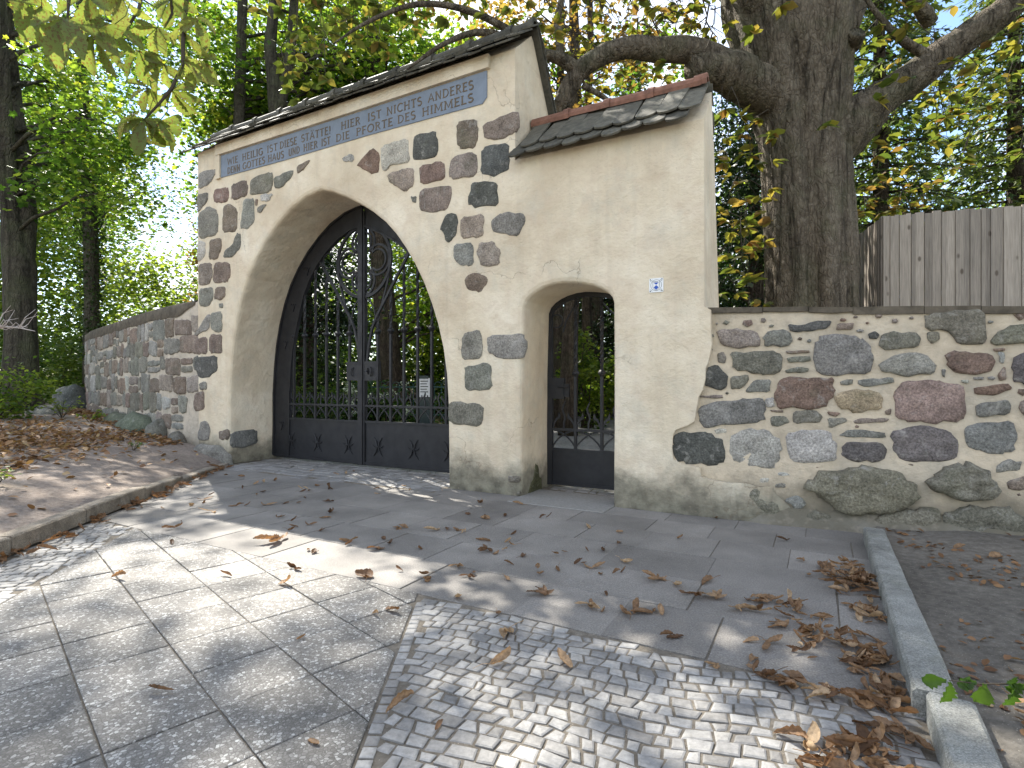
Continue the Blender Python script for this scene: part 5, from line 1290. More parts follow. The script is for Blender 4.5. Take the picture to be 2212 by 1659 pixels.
tree("forked maple trunk rising behind the roof above the inscription", (sD[0][0][0].x, 15, 0), sD, cD, 165, .66, .15, 'lobed', L_MAPLE, BARK_S, 61, nb=34, br=.05, tmean=.52, group="maples behind the roof", name="maple_tree")
# large lime seen through the arch
sE = [([at(868, 872, 17.5), at(858, 850, 17.5), at(842, 790, 17.5), at(834, 700, 17.5), at(826, 600, 17.5), at(818, 500, 17.5), at(812, 380, 17.5), at(806, 200, 17.5), at(806, 60, 17.5), at(800, -200, 17.5)], [.62, .46, .38, .35, .33, .31, .29, .26, .22, .12])]
cE = np.concatenate([in_ell((-4.2, 17.5, 10.5), (3.6, 3.0, 2.8), 70, 11, .2), in_ell((-2.2, 18.5, 4.2), (1.6, 1.6, 1.6), 22, 12, .1)])
tree("stout dark trunk standing behind the main gate", (sE[0][0][0].x, 17.5, .4), sE, cE, 120, .7, .15, 'lobed', L_MAPLE, BARK_R, 71, nb=30, br=.06, tmean=.62, name="lime_tree")
cE2 = in_ell((-2.3, 22, 4.6), (2.8, 2.4, 3.6), 60, 13, .1)
tree("sunlit young maple with yellowing leaves beyond the main gate", (at(925, 860, 22).x, 22, .5), [([at(925, 870, 22), at(924, 760, 22), at(926, 600, 22), at(930, 420, 22)], [.28, .24, .2, .1])], cE2, 130, .6, .16, 'lobed', L_LIME, BARK_S, 81, nb=24, br=.04, tmean=.78, name="young_maple")
# dark yew left of the trunk, inside the arch
def yew(label, c, r, n, sd, base, tm=.45):
    cs = in_ell(c, r, n, sd, .45); root = empty("yew_tree", base); tag(root, label, "tree"); L = Vector(base)
    b = MB(); b.tube([Vector((0, 0, -.1)), Vector((.05, 0, r[2]*.8)), Vector((0, .05, r[2]*1.7))], [.24, .17, .05], 8, True, 0, bark_wob(3, .2)); branches_to(b, lambda z: Vector((0, 0, max(.3, min(z, r[2]*1.5)))), [Vector(p) - L for p in cs[:50]], .05, sd); b.build("trunk", BARK_R, root, smooth=True)
    P, ct = clusters(cs, 130, .36, .5, sd); foliage("crown", P, .15, 'spray', L_DARK, sd, root, tuple(L), .9, .5, tm, .25, None, ct)
yew("dark yew filling the left half of the arch", (-4.7, 12.6, 2.8), (1.35, 1.1, 2.7), 80, 14, (-4.7, 12.6, .1))
yew("dark conifer behind the gap between wicket pillar and chestnut", (5.4, 12.4, 3.6), (1.6, 1.2, 4.4), 190, 15, (5.4, 12.4, .1), .5)
yew("dark conifer seen through the wicket opening", (2.6, 17.5, 3.6), (2.3, 1.4, 3.4), 90, 16, (2.6, 17.5, .3), .5)
for k, (px, d, r_, lab) in enumerate(((1206, 14.5, .12, "slim dark trunk behind the hinge side of the wicket"), (1232, 13.0, .16, "leaning dark trunk seen through the middle of the wicket"), (1268, 15.0, .12, "thin dark trunk seen through the wicket near its latch side"))):
    p0 = at(px - (6 if k == 1 else 0), 860, d); p0.z = 0; st = [([p0, at(px, 700, d), at(px + (10 if k == 1 else -2), 560, d), at(px + (14 if k == 1 else 0), 300, d), at(px + 8, 60, d), at(px, -200, d)], [r_*1.5, r_*1.15, r_, r_*.9, r_*.75, r_*.3])]
    cs = in_ell((p0.x - 1.2 + k*1.2, d, 8.6), (2.0, 1.8, 2.6), 26, 90 + k, .15)
    tree(lab, tuple(p0), st, cs, 90, .6, .15, 'diamond', L_COPPER if k == 1 else L_MAPLE, BARK_R, 95 + k, nb=16, br=.035, tmean=.5, group="trunks behind the wicket", name="tree")

# ------------------------------------------------------------------ spruces on the right
def spruce(label, x, y, h, rad, seed, tm, z0=.0, nb=170, low=1.2):
    root = empty("spruce_tree", (x, y, z0)); tag(root, label, "tree", "spruces behind the plank fence"); rs = np.random.RandomState(seed); r = random.Random(seed)
    b = MB(); b.tube([(0, 0, -.1), (.03, 0, h*.4), (0, .04, h*.8), (0, 0, h)], [rad*.075, rad*.055, rad*.03, .01], 9); b.build("trunk", BARK_R, root, smooth=True)
    bb = MB(); P = []; D = []
    for k in range(nb):
        z = low + (h - low) * (k/nb)**.9; R = rad * (1 - (z - low)/(h - low))**.8 * r.uniform(.7, 1.1) + .15; a = k*2.399 + r.uniform(-.4, .4); ca, sa = math.cos(a), math.sin(a); pts = []
        for i in range(6): f = i/5; pts.append(Vector((ca*R*f, sa*R*f, z + .10*R*f - .42*R*f*f + .10*R*max(0, f-.7))))
        bb.tube(pts, [.03*(1-.8*f/5) for f in range(6)], 4)
        m = int(78 * max(.4, R/rad*1.6))
        for j in range(m):
            f = r.uniform(.12, 1.02); i = min(4, int(f*5)); q = pts[i].lerp(pts[i+1], f*5 - i); w = (1.08 - f) * R * .36 + .08; sd = r.uniform(-1, 1)
            P.append((q.x - sa*sd*w, q.y + ca*sd*w, q.z - abs(sd)*w*.35 + r.uniform(-.05, .05))); D.append((ca*.6 - sa*sd, sa*.6 + ca*sd, -.55))
    bb.build("branches", BARK_R, root, smooth=True)["kind"] = "stuff"
    foliage("crown", P, .25, 'spray', L_SPRUCE, seed, root, (0, 0, 0), .5, .35, tm, .24, np.array(D))
spruce("pale green spruce above the corner of the plank fence", 8.2, 12.4, 13.5, 3.0, 101, .62)
spruce("broad spruce at the right edge behind the plank fence", 11.4, 12.6, 12.5, 3.2, 102, .68)
spruce("tall spruce farther back between chestnut and fence", 10.2, 18.5, 16.5, 3.4, 103, .55)
spruce("spruce behind the small terracotta ridge", 4.2, 19.5, 13.0, 3.0, 104, .6)
spruce("slender spruce behind the joint of the two roofs", 1.2, 21.5, 12.0, 2.6, 105, .62)

# ------------------------------------------------------------------ the old chestnut behind the wall
CH = Vector((4.22, 7.9, 0)); ch = empty("chestnut_tree", CH); tag(ch, "massive old chestnut with fissured bark behind the field stone wall", "tree")
prof = [(-.1, 4.28, .92), (.8, 4.27, .78), (1.6, 4.25, .70), (2.27, 4.235, .665), (3.35, 4.19, .645), (4.2, 4.15, .63), (4.65, 4.12, .64), (5.3, 4.06, .71), (5.95, 3.98, .82), (6.6, 3.87, .90), (7.3, 3.80, .86), (8.2, 3.72, .72), (9.5, 3.6, .52), (11.5, 3.5, .30)]
def chp(z):
    for a, c in zip(prof[:-1], prof[1:]):
        if a[0] <= z <= c[0]: f = (z - a[0])/(c[0]-a[0]); return a[1]+(c[1]-a[1])*f, a[2]+(c[2]-a[2])*f
    return prof[-1][1], prof[-1][2]
NZ, NA = 190, 150; V = np.zeros((NZ, NA, 3))
for i in range(NZ):
    z = -.1 + 11.6*(i/(NZ-1)); cx, r_ = chp(z)
    for k in range(NA):
        a = 2*pi*k/NA; dx, dy = math.cos(a), math.sin(a)
        w1 = a*4 + .9 + .35*math.sin(z*.7); w2 = a*7 + 2 + .5*math.sin(z*.9 + 1); fl = .16*(abs(math.sin(w1/2))**.6 - .75) + .11*(abs(math.sin(w2/2))**.55 - .75) + .03*math.sin(a*11 + z*.4)
        nn = .10*noise.noise(Vector((dx*1.6, dy*1.6, z*.45))) + .045*noise.noise(Vector((dx*5, dy*5, z*1.5))) + .020*noise.noise(Vector((dx*17, dy*17, z*5.5))) + .010*noise.noise(Vector((dx*34, dy*34, z*13)))
        fl *= 1 - .4*smooth01(5.2, 6.5, z)
        q = .885*r_*(1 + fl + nn); V[i, k] = (cx + dx*q - CH.x, dy*q, z)
T = []
for i in range(NZ - 1):
    for k in range(NA): a, c, d, e = i*NA+k, i*NA+(k+1) % NA, (i+1)*NA+(k+1) % NA, (i+1)*NA+k; T += [(a, c, d), (a, d, e)]
link(bpy.data.objects.new("trunk", np_mesh("trunk", V.reshape(-1, 3), np.array(T), BARK_C, None, True)), ch)
def limb(pts, rad, name="limb", n=14, am=.16):
    P = [Vector(p) for p in pts]; m = []; mr = []
    for i in range(len(P) - 1):
        a, b_, c, d = P[max(i-1, 0)], P[i], P[i+1], P[min(i+2, len(P)-1)]
        for k in range(6):
            f = k/6; m.append(.5*((2*b_) + (c-a)*f + (2*a - 5*b_ + 4*c - d)*f*f + (3*b_ - a - 3*c + d)*f**3)); mr.append(rad[i] + (rad[i+1]-rad[i])*f)
    m.append(P[-1]); mr.append(rad[-1])
    b = MB(); b.tube([p - CH for p in m], mr, n, True, 0, lambda q: am*noise.noise(q*3.2) + .06*noise.noise(q*11)); return b.build(name, BARK_C, ch, smooth=True)
limb([at(1720, 210, 7.9), at(1640, 190, 7.6), at(1575, 150, 7.4), at(1500, 112, 7.2), at(1430, 108, 7.1), at(1365, 104, 7.0), at(1305, 118, 7.0), at(1258, 148, 7.0), at(1232, 185, 7.05), at(1215, 225, 7.1), at(1203, 275, 7.2), at(1195, 330, 7.3)], [.40, .31, .235, .165, .150, .138, .125, .118, .115, .11, .105, .09])
limb([at(1600, 165, 7.5), at(1560, 150, 7.3), at(1515, 150, 7.2), at(1494, 152, 7.15)], [.30, .25, .20, .16], "limb_stub")
limb([at(1250, 155, 7.0), at(1215, 130, 6.95), at(1180, 118, 6.9), at(1130, 95, 6.8), at(1040, 70, 6.7), at(960, 95, 6.6), at(880, 150, 6.55)], [.10, .075, .06, .05, .04, .03, .012])
limb([at(1215, 140, 6.95), at(1208, 90, 6.95), at(1205, 40, 7.0), at(1215, -40, 7.0), at(1180, -160, 7)], [.05, .05, .045, .04, .02])
limb([at(1260, 185, 7.0), at(1310, 215, 7.2), at(1340, 250, 7.5), at(1365, 285, 7.8)], [.04, .032, .026, .015])
limb([at(1180, 118, 6.9), at(1090, 60, 6.7), at(1000, 20, 6.5), at(900, 10, 6.3), at(800, 45, 6.2), at(720, 95, 6.1)], [.05, .045, .038, .03, .02, .008])
limb([at(1770, 330, 7.9), at(1835, 275, 7.7), at(1895, 222, 7.6), at(1960, 178, 7.5), at(2050, 108, 7.35), at(2140, 45, 7.2), at(2250, -40, 7.0), at(2380, -120, 6.8)], [.44, .34, .25, .215, .20, .18, .15, .10])
limb([at(2020, 130, 7.4), at(1960, 95, 7.3), at(1920, 60, 7.2), at(1880, 10, 7.2), at(1850, -50, 7.2)], [.07, .06, .045, .03, .02])
limb([at(2010, 50, 7.9), at(1990, 20, 7.8), at(1960, -10, 7.7), at(1930, -60, 7.7)], [.10, .09, .08, .06])
limb([at(1700, 60, 7.7), at(1600, -120, 7.3), at(1450, -330, 6.8), at(1250, -520, 6.2)], [.40, .30, .2, .1])
limb([at(1790, 60, 7.9), at(1900, -150, 7.7), at(2050, -420, 7.4)], [.38, .27, .12])
limb([at(1836, 95, 7.5), at(1848, 78, 7.3), at(1852, 70, 7.25)], [.14, .11, .10], "cut_stub")
def chestnut_spray(cs, per, sd, tm, spread=.30, size=.17, droop=.7):
    """palmate leaves: five to seven leaflets fanning from each leaf stalk"""
    rs = np.random.RandomState(sd); PP = []; DD = []; ST = MB()
    for c in cs:
        c = np.array(c); tw = c + np.array([0, 0, .25])
        for k in range(per):
            p = c + rs.normal(0, spread, 3) * np.array([1, 1, .8]); m = rs.randint(4, 7); a0 = rs.uniform(0, 2*pi)
            pr = .55
            for j in range(m): a = a0 + (j - m/2)*pr; PP.append(p); DD.append((math.cos(a), math.sin(a), rs.uniform(-.9, .1)))
            ST.tube([tuple(tw - np.array(CH)), tuple((tw*.4 + p*.6) + np.array([0, 0, .05]) - np.array(CH)), tuple(p - np.array(CH))], [.006, .004, .0025], 3, False)
    return PP, np.array(DD) * 2.2, ST
def add_spray(cs, per, sd, tm, **kw):
    PP, DD, ST = chestnut_spray(cs, per, sd, tm, **{k: v for k, v in kw.items() if k in ('spread',)})
    foliage("leaf_sprays", PP, kw.get('size', .17), 'oval', L_CHEST, sd, ch, tuple(CH), .5, kw.get('droop', .5), tm, .25, DD); ST.build("twigs", TWIG, ch)["kind"] = "stuff"
# sparse yellowing sprays: over the roof, above the small roof, beside the trunk, towards the fence
pr = random.Random(8)
def over_roof():
    while True:
        x, y = pr.uniform(600, 1080), pr.uniform(-20, 200)
        if y < 325 - .364*(x - 420) - 95: return at(x, y, pr.uniform(6.4, 8.2))
add_spray([over_roof() for _ in range(34)], 3, 201, .28, spread=.22, size=.15)
add_spray([at(pr.uniform(1050, 1560), pr.uniform(-30, 120), pr.uniform(6.4, 8.6)) for _ in range(52)], 3, 202, .42, spread=.26, size=.13)
add_spray([at(pr.uniform(1180, 1520), pr.uniform(120, 250), pr.uniform(7.4, 9.5)) for _ in range(26)], 2, 203, .55, spread=.25, size=.13)
add_spray([at(pr.uniform(1560, 1660), pr.uniform(220, 640), pr.uniform(6.7, 8.2)) for _ in range(30)], 2, 204, .52, spread=.16, size=.16)
add_spray([at(pr.uniform(1850, 2230), pr.uniform(20, 330), pr.uniform(6.6, 9.5)) for _ in range(36)], 3, 205, .34, spread=.26, size=.16)
add_spray([at(pr.uniform(1850, 2010), pr.uniform(380, 520), pr.uniform(8.6, 10.5)) for _ in range(22)], 3, 206, .55, spread=.22, size=.15)
add_spray([at(x, y, 6.9) for x, y in ((1700, 270), (1670, 475), (1690, 20), (1620, 90), (1560, 230), (1790, 268), (1945, 165), (1640, 600))], 1, 207, .4, spread=.08, size=.2)
# fine hanging twigs in front of the sky between trunk and roof
tb_ = MB()
for k in range(70):
    p = at(pr.uniform(1090, 1560), pr.uniform(-60, 110), pr.uniform(6.8, 8.5)) - CH; q = [p]
    for i in range(4): q.append(q[-1] + Vector((pr.uniform(-.16, .16), pr.uniform(-.1, .1), pr.uniform(-.24, .12))))
    tb_.tube(q, [.012, .010, .007, .005, .003], 4, False)
tb_.build("twigs", TWIG, ch)["kind"] = "stuff"
# upper crown, above the picture: shades the pavement and the wall
cs = np.concatenate([in_ell((3.6, 7.6, 11.0), (5.0, 3.4, 3.0), 60, 210, .3, lambda p: scr(p)[1] < -40), in_ell((-1.6, 7.8, 9.4), (3.4, 2.6, 1.6), 18, 211, .1, lambda p: scr(p)[1] < -60)])
P, ct = clusters(cs, 110, .55, .4, 212); foliage("crown", P, .17, 'oval', L_CHEST, 213, ch, tuple(CH), .6, .4, .3, .2, None, ct)

# ------------------------------------------------------------------ near branch with big mottled leaves, upper left
NB0 = at(405, -60, 3.1); nbr = empty("overhanging_branch", NB0); tag(nbr, "overhanging chestnut branch with large insect mottled leaves against the sky", "branch")
NBP = [at(412, -140, 3.1), at(402, 0, 3.05), at(396, 90, 3.0), at(395, 140, 2.98), at(372, 190, 2.95), at(346, 222, 2.92), at(313, 258, 2.9)]
b = MB(); b.tube([p - NB0 for p in NBP], [.014, .012, .011, .010, .009, .007, .005], 7)
b.tube([at(330, -120, 3.2) - NB0, at(300, 20, 3.1) - NB0, at(270, 70, 3.0) - NB0, at(238, 100, 2.95) - NB0], [.012, .009, .007, .004], 6)
b.tube([at(160, -120, 2.7) - NB0, at(150, -20, 2.6) - NB0, at(146, 45, 2.55) - NB0], [.012, .009, .004], 6)
b.tube([at(365, -60, 3.0) - NB0, at(372, 30, 3.0) - NB0, at(355, 60, 3.0) - NB0], [.009, .007, .004], 6); b.build("stem", TWIG, nbr, smooth=True)
def leaflet_grid(L, W, curl, fold, r, nl=17):
    V = []; ys = 0.0
    for i in range(nl):
        f = i/(nl-1); w = W * (.10 + .90*math.sin(min(1, f/.72)*pi/2)**1.25 if f < .72 else math.cos((f-.72)/.28*pi/2)**.75) ; w = max(w, .004)
        w *= 1 + .10*(1 if i % 2 else -1)*(.3 < f < .97)
        z = -curl*L*f*f
        for sx in (-1, -.5, 0, .5, 1): V.append((sx*w*(1 + r.uniform(-.05, .05)), L*f*(1 - .25*abs(curl)*f), z + fold*abs(sx)*w + .0032*(1 if i % 2 else -1)*abs(sx) + r.uniform(-.0015, .0015)))
    Fc = [(i*5+k, i*5+k+1, (i+1)*5+k+1, (i+1)*5+k) for i in range(nl-1) for k in range(4)]
    return V, Fc
def palmate(px, py, d, size, face, roll, n, seed, tint):
    """one compound leaf hanging at a bearing; face = compass yaw of the fan, roll = which way it hangs"""
    r = random.Random(seed); c = at(px, py, d); b = MB(); tn = 0
    for j in range(n):
        a = roll + (j - (n-1)/2) * (2.7/n) * 1.15; L = size * (1 - .30*abs(j - (n-1)/2)/((n-1)/2)) * r.uniform(.85, 1.1)
        V, Fc = leaflet_grid(L, L*.195, r.uniform(.05, .6), r.uniform(.2, .9), r)
        M = Matrix.Rotation(face + r.uniform(-.25, .25), 4, 'Z') @ Matrix.Rotation(a, 4, 'Y') @ Matrix.Rotation(math.radians(90) + r.uniform(-.6, .6), 4, 'X') @ Matrix.Rotation(r.uniform(-1.0, 1.0), 4, 'Y')
        b.add([M @ Vector(v) for v in V], Fc)
    b.tube([(0, 0, 0), (r.uniform(-.05, .05), .02, .06), (r.uniform(-.08, .08), .03, .13)], [.0022, .002, .002], 4)
    o = b.build("leaf", L_BIG, nbr, tuple(c - NB0), smooth=True)
    a = o.data.attributes.new("tint", 'FLOAT', 'POINT'); a.data.foreach_set("value", [tint]*len(o.data.vertices))
for k, (px, py, d, size, face, roll, n) in enumerate(((140, 40, 2.55, .26, .2, pi, 5), (205, 70, 2.65, .25, -.3, pi*.92, 5), (245, 55, 2.8, .22, .5, pi*1.05, 5), (90, 15, 2.6, .24, .4, pi*1.15, 5), (300, 110, 2.95, .20, 0, pi, 5),
        (313, 258, 2.9, .21, .1, pi*1.05, 7), (290, 250, 2.9, .22, -.5, pi*1.3, 5), (345, 262, 2.9, .19, .6, pi*.75, 5), (372, 195, 2.95, .18, -.2, pi*.8, 5), (355, 140, 2.97, .19, .3, pi*1.2, 5), (395, 130, 2.98, .20, .9, pi*.7, 5), (390, 60, 3.0, .20, -.4, pi*.85, 5),
        (340, 60, 3.05, .19, .2, pi*1.1, 5), (420, 40, 3.1, .2, .5, pi*.8, 5), (265, -5, 3.0, .22, .1, pi, 5), (190, -10, 2.8, .24, .3, pi*1.1, 5), (430, 130, 3.1, .17, -.6, pi*.75, 5), (320, 190, 3.0, .17, .4, pi*1.15, 5), (60, -30, 2.7, .22, 0, pi, 5), (370, 0, 3.0, .2, .2, pi, 5))):
    palmate(px, py, d, size*.92, face, roll, n, 400 + k, pr.uniform(.1, .75))

# ------------------------------------------------------------------ undergrowth and far woods
def shrub(name, label, c, r, n, per, sz, tpl, mat, seed, tm, cl=.22, group=None, stems=10, cat="shrub"):
    root = empty(name, (c[0], c[1], c[2] - r[2])); tag(root, label, cat, group); L = root.location; cs = in_ell(c, r, n, seed, .3)
    b = MB(); q = random.Random(seed)
    for p in cs[:stems]: b.tube([(q.uniform(-.1, .1), q.uniform(-.1, .1), -.05), tuple((Vector(p) - L)*.5 + Vector((0, 0, .1))), tuple(Vector(p) - L)], [.02, .014, .006], 5, False)
    b.build("stems", TWIG, root)["kind"] = "stuff"; P, ct = clusters(cs, per, cl, .6, seed); foliage("leaves", P, sz, tpl, mat, seed + 1, root, tuple(L), .8, .2, tm, .22, None, ct); return root
shrub("shrub", "leafy green shrub behind the hinge end of the main gate", (-5.9, 10.9, .9), (.7, .5, .8), 26, 80, .10, 'diamond', L_SHRUB, 501, .55, group="shrubs behind the main gate")
shrub("shrub", "grassy lime shrub behind the middle of the left gate leaf", (-4.5, 11.0, .85), (.8, .5, .75), 30, 80, .17, 'blade', L_LIME, 502, .6, group="shrubs behind the main gate")
shrub("shrub", "low shrub behind the lock boxes of the main gate", (-3.2, 10.6, .7), (.7, .5, .6), 24, 80, .10, 'diamond', L_SHRUB, 503, .5, group="shrubs behind the main gate")
hy = shrub("hydrangea_bush", "hydrangea with pale flower heads below the stout trunk", (-2.35, 10.2, .62), (.7, .4, .55), 22, 70, .11, 'oval', L_SHRUB, 504, .5, group="shrubs behind the main gate")
q = random.Random(3)
for k in range(13):
    c = Vector((q.uniform(-.6, .6), q.uniform(-.45, -.1), q.uniform(.6, 1.2))); P = [tuple(c + hy.location + Vector((q.gauss(0, .045), q.gauss(0, .045), q.gauss(0, .035)))) for _ in range(46)]
    o = foliage("flower_head", P, .04, 'diamond', BLOOM, 510 + k, hy, tuple(hy.location), 1, 0)
shrub("hedge", "clipped dark hedge by the notice post", (-.75, 9.3, .62), (.55, .35, .55), 26, 90, .07, 'diamond', L_SHRUB, 505, .4, .16, cat="hedge")
shrub("shrub", "sunlit pale shrub seen through the wicket", (1.85, 13.6, 1.3), (.75, .6, 1.1), 34, 90, .12, 'diamond', L_LIME, 506, .75)
shrub("bush", "bright lime thicket rising behind the curved wall", (-11.6, 20.5, 3.4), (4.6, 2.0, 3.2), 120, 110, .16, 'diamond', L_LIME, 507, .8, .5, cat="bush")
shrub("bush", "bright green undergrowth past the end of the curved wall", (-14.6, 17.5, 1.6), (2.8, 2.2, 1.7), 90, 100, .14, 'diamond', L_SHRUB, 508, .8, .4, cat="bush")
shrub("bush", "leafy shrub against the double stemmed trunk", (-9.7, 10.4, .95), (.75, .55, .55), 26, 60, .10, 'oval', L_LIME, 509, .6, .22, cat="bush")
shrub("bush", "copper leaved crown in the sky gap left of the roof", (-8.9, 17.5, 5.0), (.95, .8, 2.4), 36, 100, .11, 'diamond', L_COPPER, 511, .45, .32, cat="bush")
def sapling(label, x, y, z, n, h, seed, mat=L_LIME, sz=.085):
    root = empty("sapling", (x, y, z)); tag(root, label, "sapling"); q = random.Random(seed); b = MB(); P = []
    for k in range(n):
        a = q.uniform(0, 2*pi); e = Vector((math.cos(a)*h*.9, math.sin(a)*h*.7, h*q.uniform(.5, 1.0))); b.tube([(0, 0, -.02), tuple(e*.5 + Vector((0, 0, h*.15))), tuple(e)], [.006, .004, .002], 4, False)
        for i in range(9): f = .35 + .65*i/8; P.append(tuple(Vector((x, y, z)) + e*f + Vector((q.uniform(-.03, .03), q.uniform(-.03, .03), h*.3*(f - f*f) + .01))))
    b.build("stems", TWIG, root)["kind"] = "stuff"; foliage("leaves", P, sz, 'oval', mat, seed, root, (x, y, z), .4, .15, .8, .15)
p = cpt(4.75, .85); sapling("bright lime sapling beside the pale boulder", p[0], p[1], bank(*p), 9, .40, 520)
p = cpt(3.9, .55); sapling("small yellow green sapling under the curved wall", p[0], p[1], bank(*p), 5, .26, 521)
p = gw(-8.6, -.9); sapling("tiny weed on the soil before the gateway corner", p.x, p.y, bank(p.x, p.y), 4, .13, 522, L_SHRUB, .05)
p = gw(-5.0, 0); 
sapling("low green seedling in the leaf litter at the photo edge", -4.75, 5.1, bank(-4.75, 5.1), 5, .16, 523, L_LIME, .05)
# pale dead branch poking in from the left
db = empty("dead_branch", at(-40, 715, 6.0)); tag(db, "bleached bare branch reaching in from the photo edge", "branch"); L = db.location
b = MB(); q = random.Random(2)
b.tube([at(-60, 720, 6) - L, at(0, 706, 6) - L, at(40, 708, 6) - L, at(76, 716, 6) - L], [.016, .012, .008, .003], 5)
for k in range(13): x = q.uniform(-40, 50); y = 712 - q.uniform(-6, 10); b.tube([at(x, 710, 6) - L, at(x + 14, y - q.uniform(0, 26), 6 - q.uniform(-.1, .1)) - L, at(x + q.uniform(18, 42), y - q.uniform(-6, 48), 6) - L], [.006, .004, .002], 4, False)
b.build("twigs", PALE, db)
# twig with fresh leaves at the lower right, close to the lens
tw = empty("green_twig", at(2260, 1480, 1.3)); tag(tw, "thin twig with fresh green leaves hanging over the granite kerb", "twig"); L = tw.location
b = MB(); b.tube([at(2330, 1470, 1.35) - L, at(2212, 1478, 1.32) - L, at(2120, 1478, 1.3) - L, at(2050, 1470, 1.28) - L], [.003, .0022, .0018, .001], 5); b.build("stem", TWIG, tw)
q = random.Random(9)
for k, (px, py, ro, sz) in enumerate(((2052, 1474, pi*.98, .066), (2128, 1478, pi*1.0, .062), (2195, 1480, pi*1.02, .066), (2045, 1470, pi*1.45, .05), (2110, 1474, pi*1.4, .04), (2175, 1474, pi*.6, .045), (2225, 1478, pi*1.35, .05), (2270, 1474, pi, .06), (2075, 1470, pi*.62, .04))):
    V, Fc = leaflet_grid(sz, sz*.34, q.uniform(.1, .3), .25, q, 11); b = MB(); M = Matrix.Rotation(ro, 4, 'Y') @ Matrix.Rotation(math.radians(80), 4, 'X') @ Matrix.Rotation(q.uniform(-.6, .6), 4, 'Y'); b.add([M @ Vector(v) for v in V], Fc)
    o = b.build("leaf", L_SHRUB, tw, tuple(at(px, py, 1.29) - L), smooth=True); a = o.data.attributes.new("tint", 'FLOAT', 'POINT'); a.data.foreach_set("value", [q.uniform(.25, .6)]*len(o.data.vertices))
# woods that close the view
def woods(name, label, segs, seed, mat, tm, sz=.26):
    P = []; rs = np.random.RandomState(seed)
    cs = []
    for (px0, px1, d0, d1, z0, z1, n) in segs:
        for _ in range(n): d = rs.uniform(d0, d1); cs.append(((rs.uniform(px0, px1) - 1106)/1200*d, d, z0 + (z1 - z0)*rs.beta(1.1, 1.6)))
    cs = [c for c in cs if open_sky(c) and not (215 < scr(c)[0] < 450 and 100 < scr(c)[1] < 600 and rs.rand() < .72)]
    P, ct = clusters(cs, 95, .95, .55, seed); o = foliage(name, P, sz, 'diamond', mat, seed, None, (0, 0, 0), .8, .2, tm, .24, None, ct); tag(o, label, "woods", kind="stuff"); return o
woods("woodland", "far sunlit woodland closing the view behind the walls", [(-400, 275, 21, 34, 0, 18, 760), (-300, 285, 24, 34, 8, 20, 200), (180, 480, 26, 36, 0, 6.0, 110), (430, 1150, 25, 36, 0, 20, 520), (560, 1350, 24, 34, 0, 6, 160), (1150, 1700, 27, 36, 0, 13.5, 170), (1650, 2800, 24, 34, 0, 15, 280)], 601, L_LIME, .68)
woods("shady_thicket", "dark evergreen thicket low behind the gateway", [(560, 960, 20, 24, 0, 3.6, 60), (1100, 1420, 19, 25, 0, 5.5, 110), (1480, 2300, 15, 22, 0, 4.0, 130), (1520, 1700, 15, 20, 0, 8.0, 130)], 602, L_SHRUB, .45, .2)
# ------------------------------------------------------------------ leaf litter on the bank
rs = np.random.RandomState(77); P = []
while len(P) < 6800:
    y = rs.uniform(1.0, 14.5); d = abs(rs.gamma(2.2, 1.1)) + .1; x = kerb_x(y) - d
    s, t = to_gate(x, y)
    if t > -.1: continue
    dens = .03 + .95*smooth01(1.05, 2.0, d)*(1 - .7*smooth01(8.5, 11, y))*(.45 + .9*max(0, fbm(x, y, 0, .8) + .45))
    if d < .55: dens = .05
    if rs.rand() < min(1, dens): P.append((x, y, bank(x, y) + .012 + abs(rs.normal(0, .012))))
for a in np.linspace(.4, 7.5, 900):
    o_ = abs(rs.normal(0, .22)) + .12; p = cpt(a + rs.normal(0, .1), o_); P.append((p[0], p[1], bank(p[0], p[1]) + .015 + abs(rs.normal(0, .015))))
o = foliage("leaf_litter", P, .088, 'oval', L_LITTER, 78, None, (0, 0, 0), .55, -.05, .5, .25); tag(o, "rust brown leaf litter strewn over the soil bank", "leaf litter", kind="stuff")
P = []
while len(P) < 1500:
    s, t = rs.uniform(.45, 3.6), rs.uniform(-4.6, .4); v = gw(s, t)
    if fbm(v.x, v.y, 9, 1.6) + rs.uniform(-.5, .5) > .22: P.append((v.x, v.y, soil_r(s, t) + .008))
o = foliage("bark_litter", P, .045, 'oval', L_LITTER, 79, None, (0, 0, 0), .5, 0, .3, .2); tag(o, "small brown leaf crumbs on the dark soil beside the granite kerb", "leaf litter", kind="stuff")

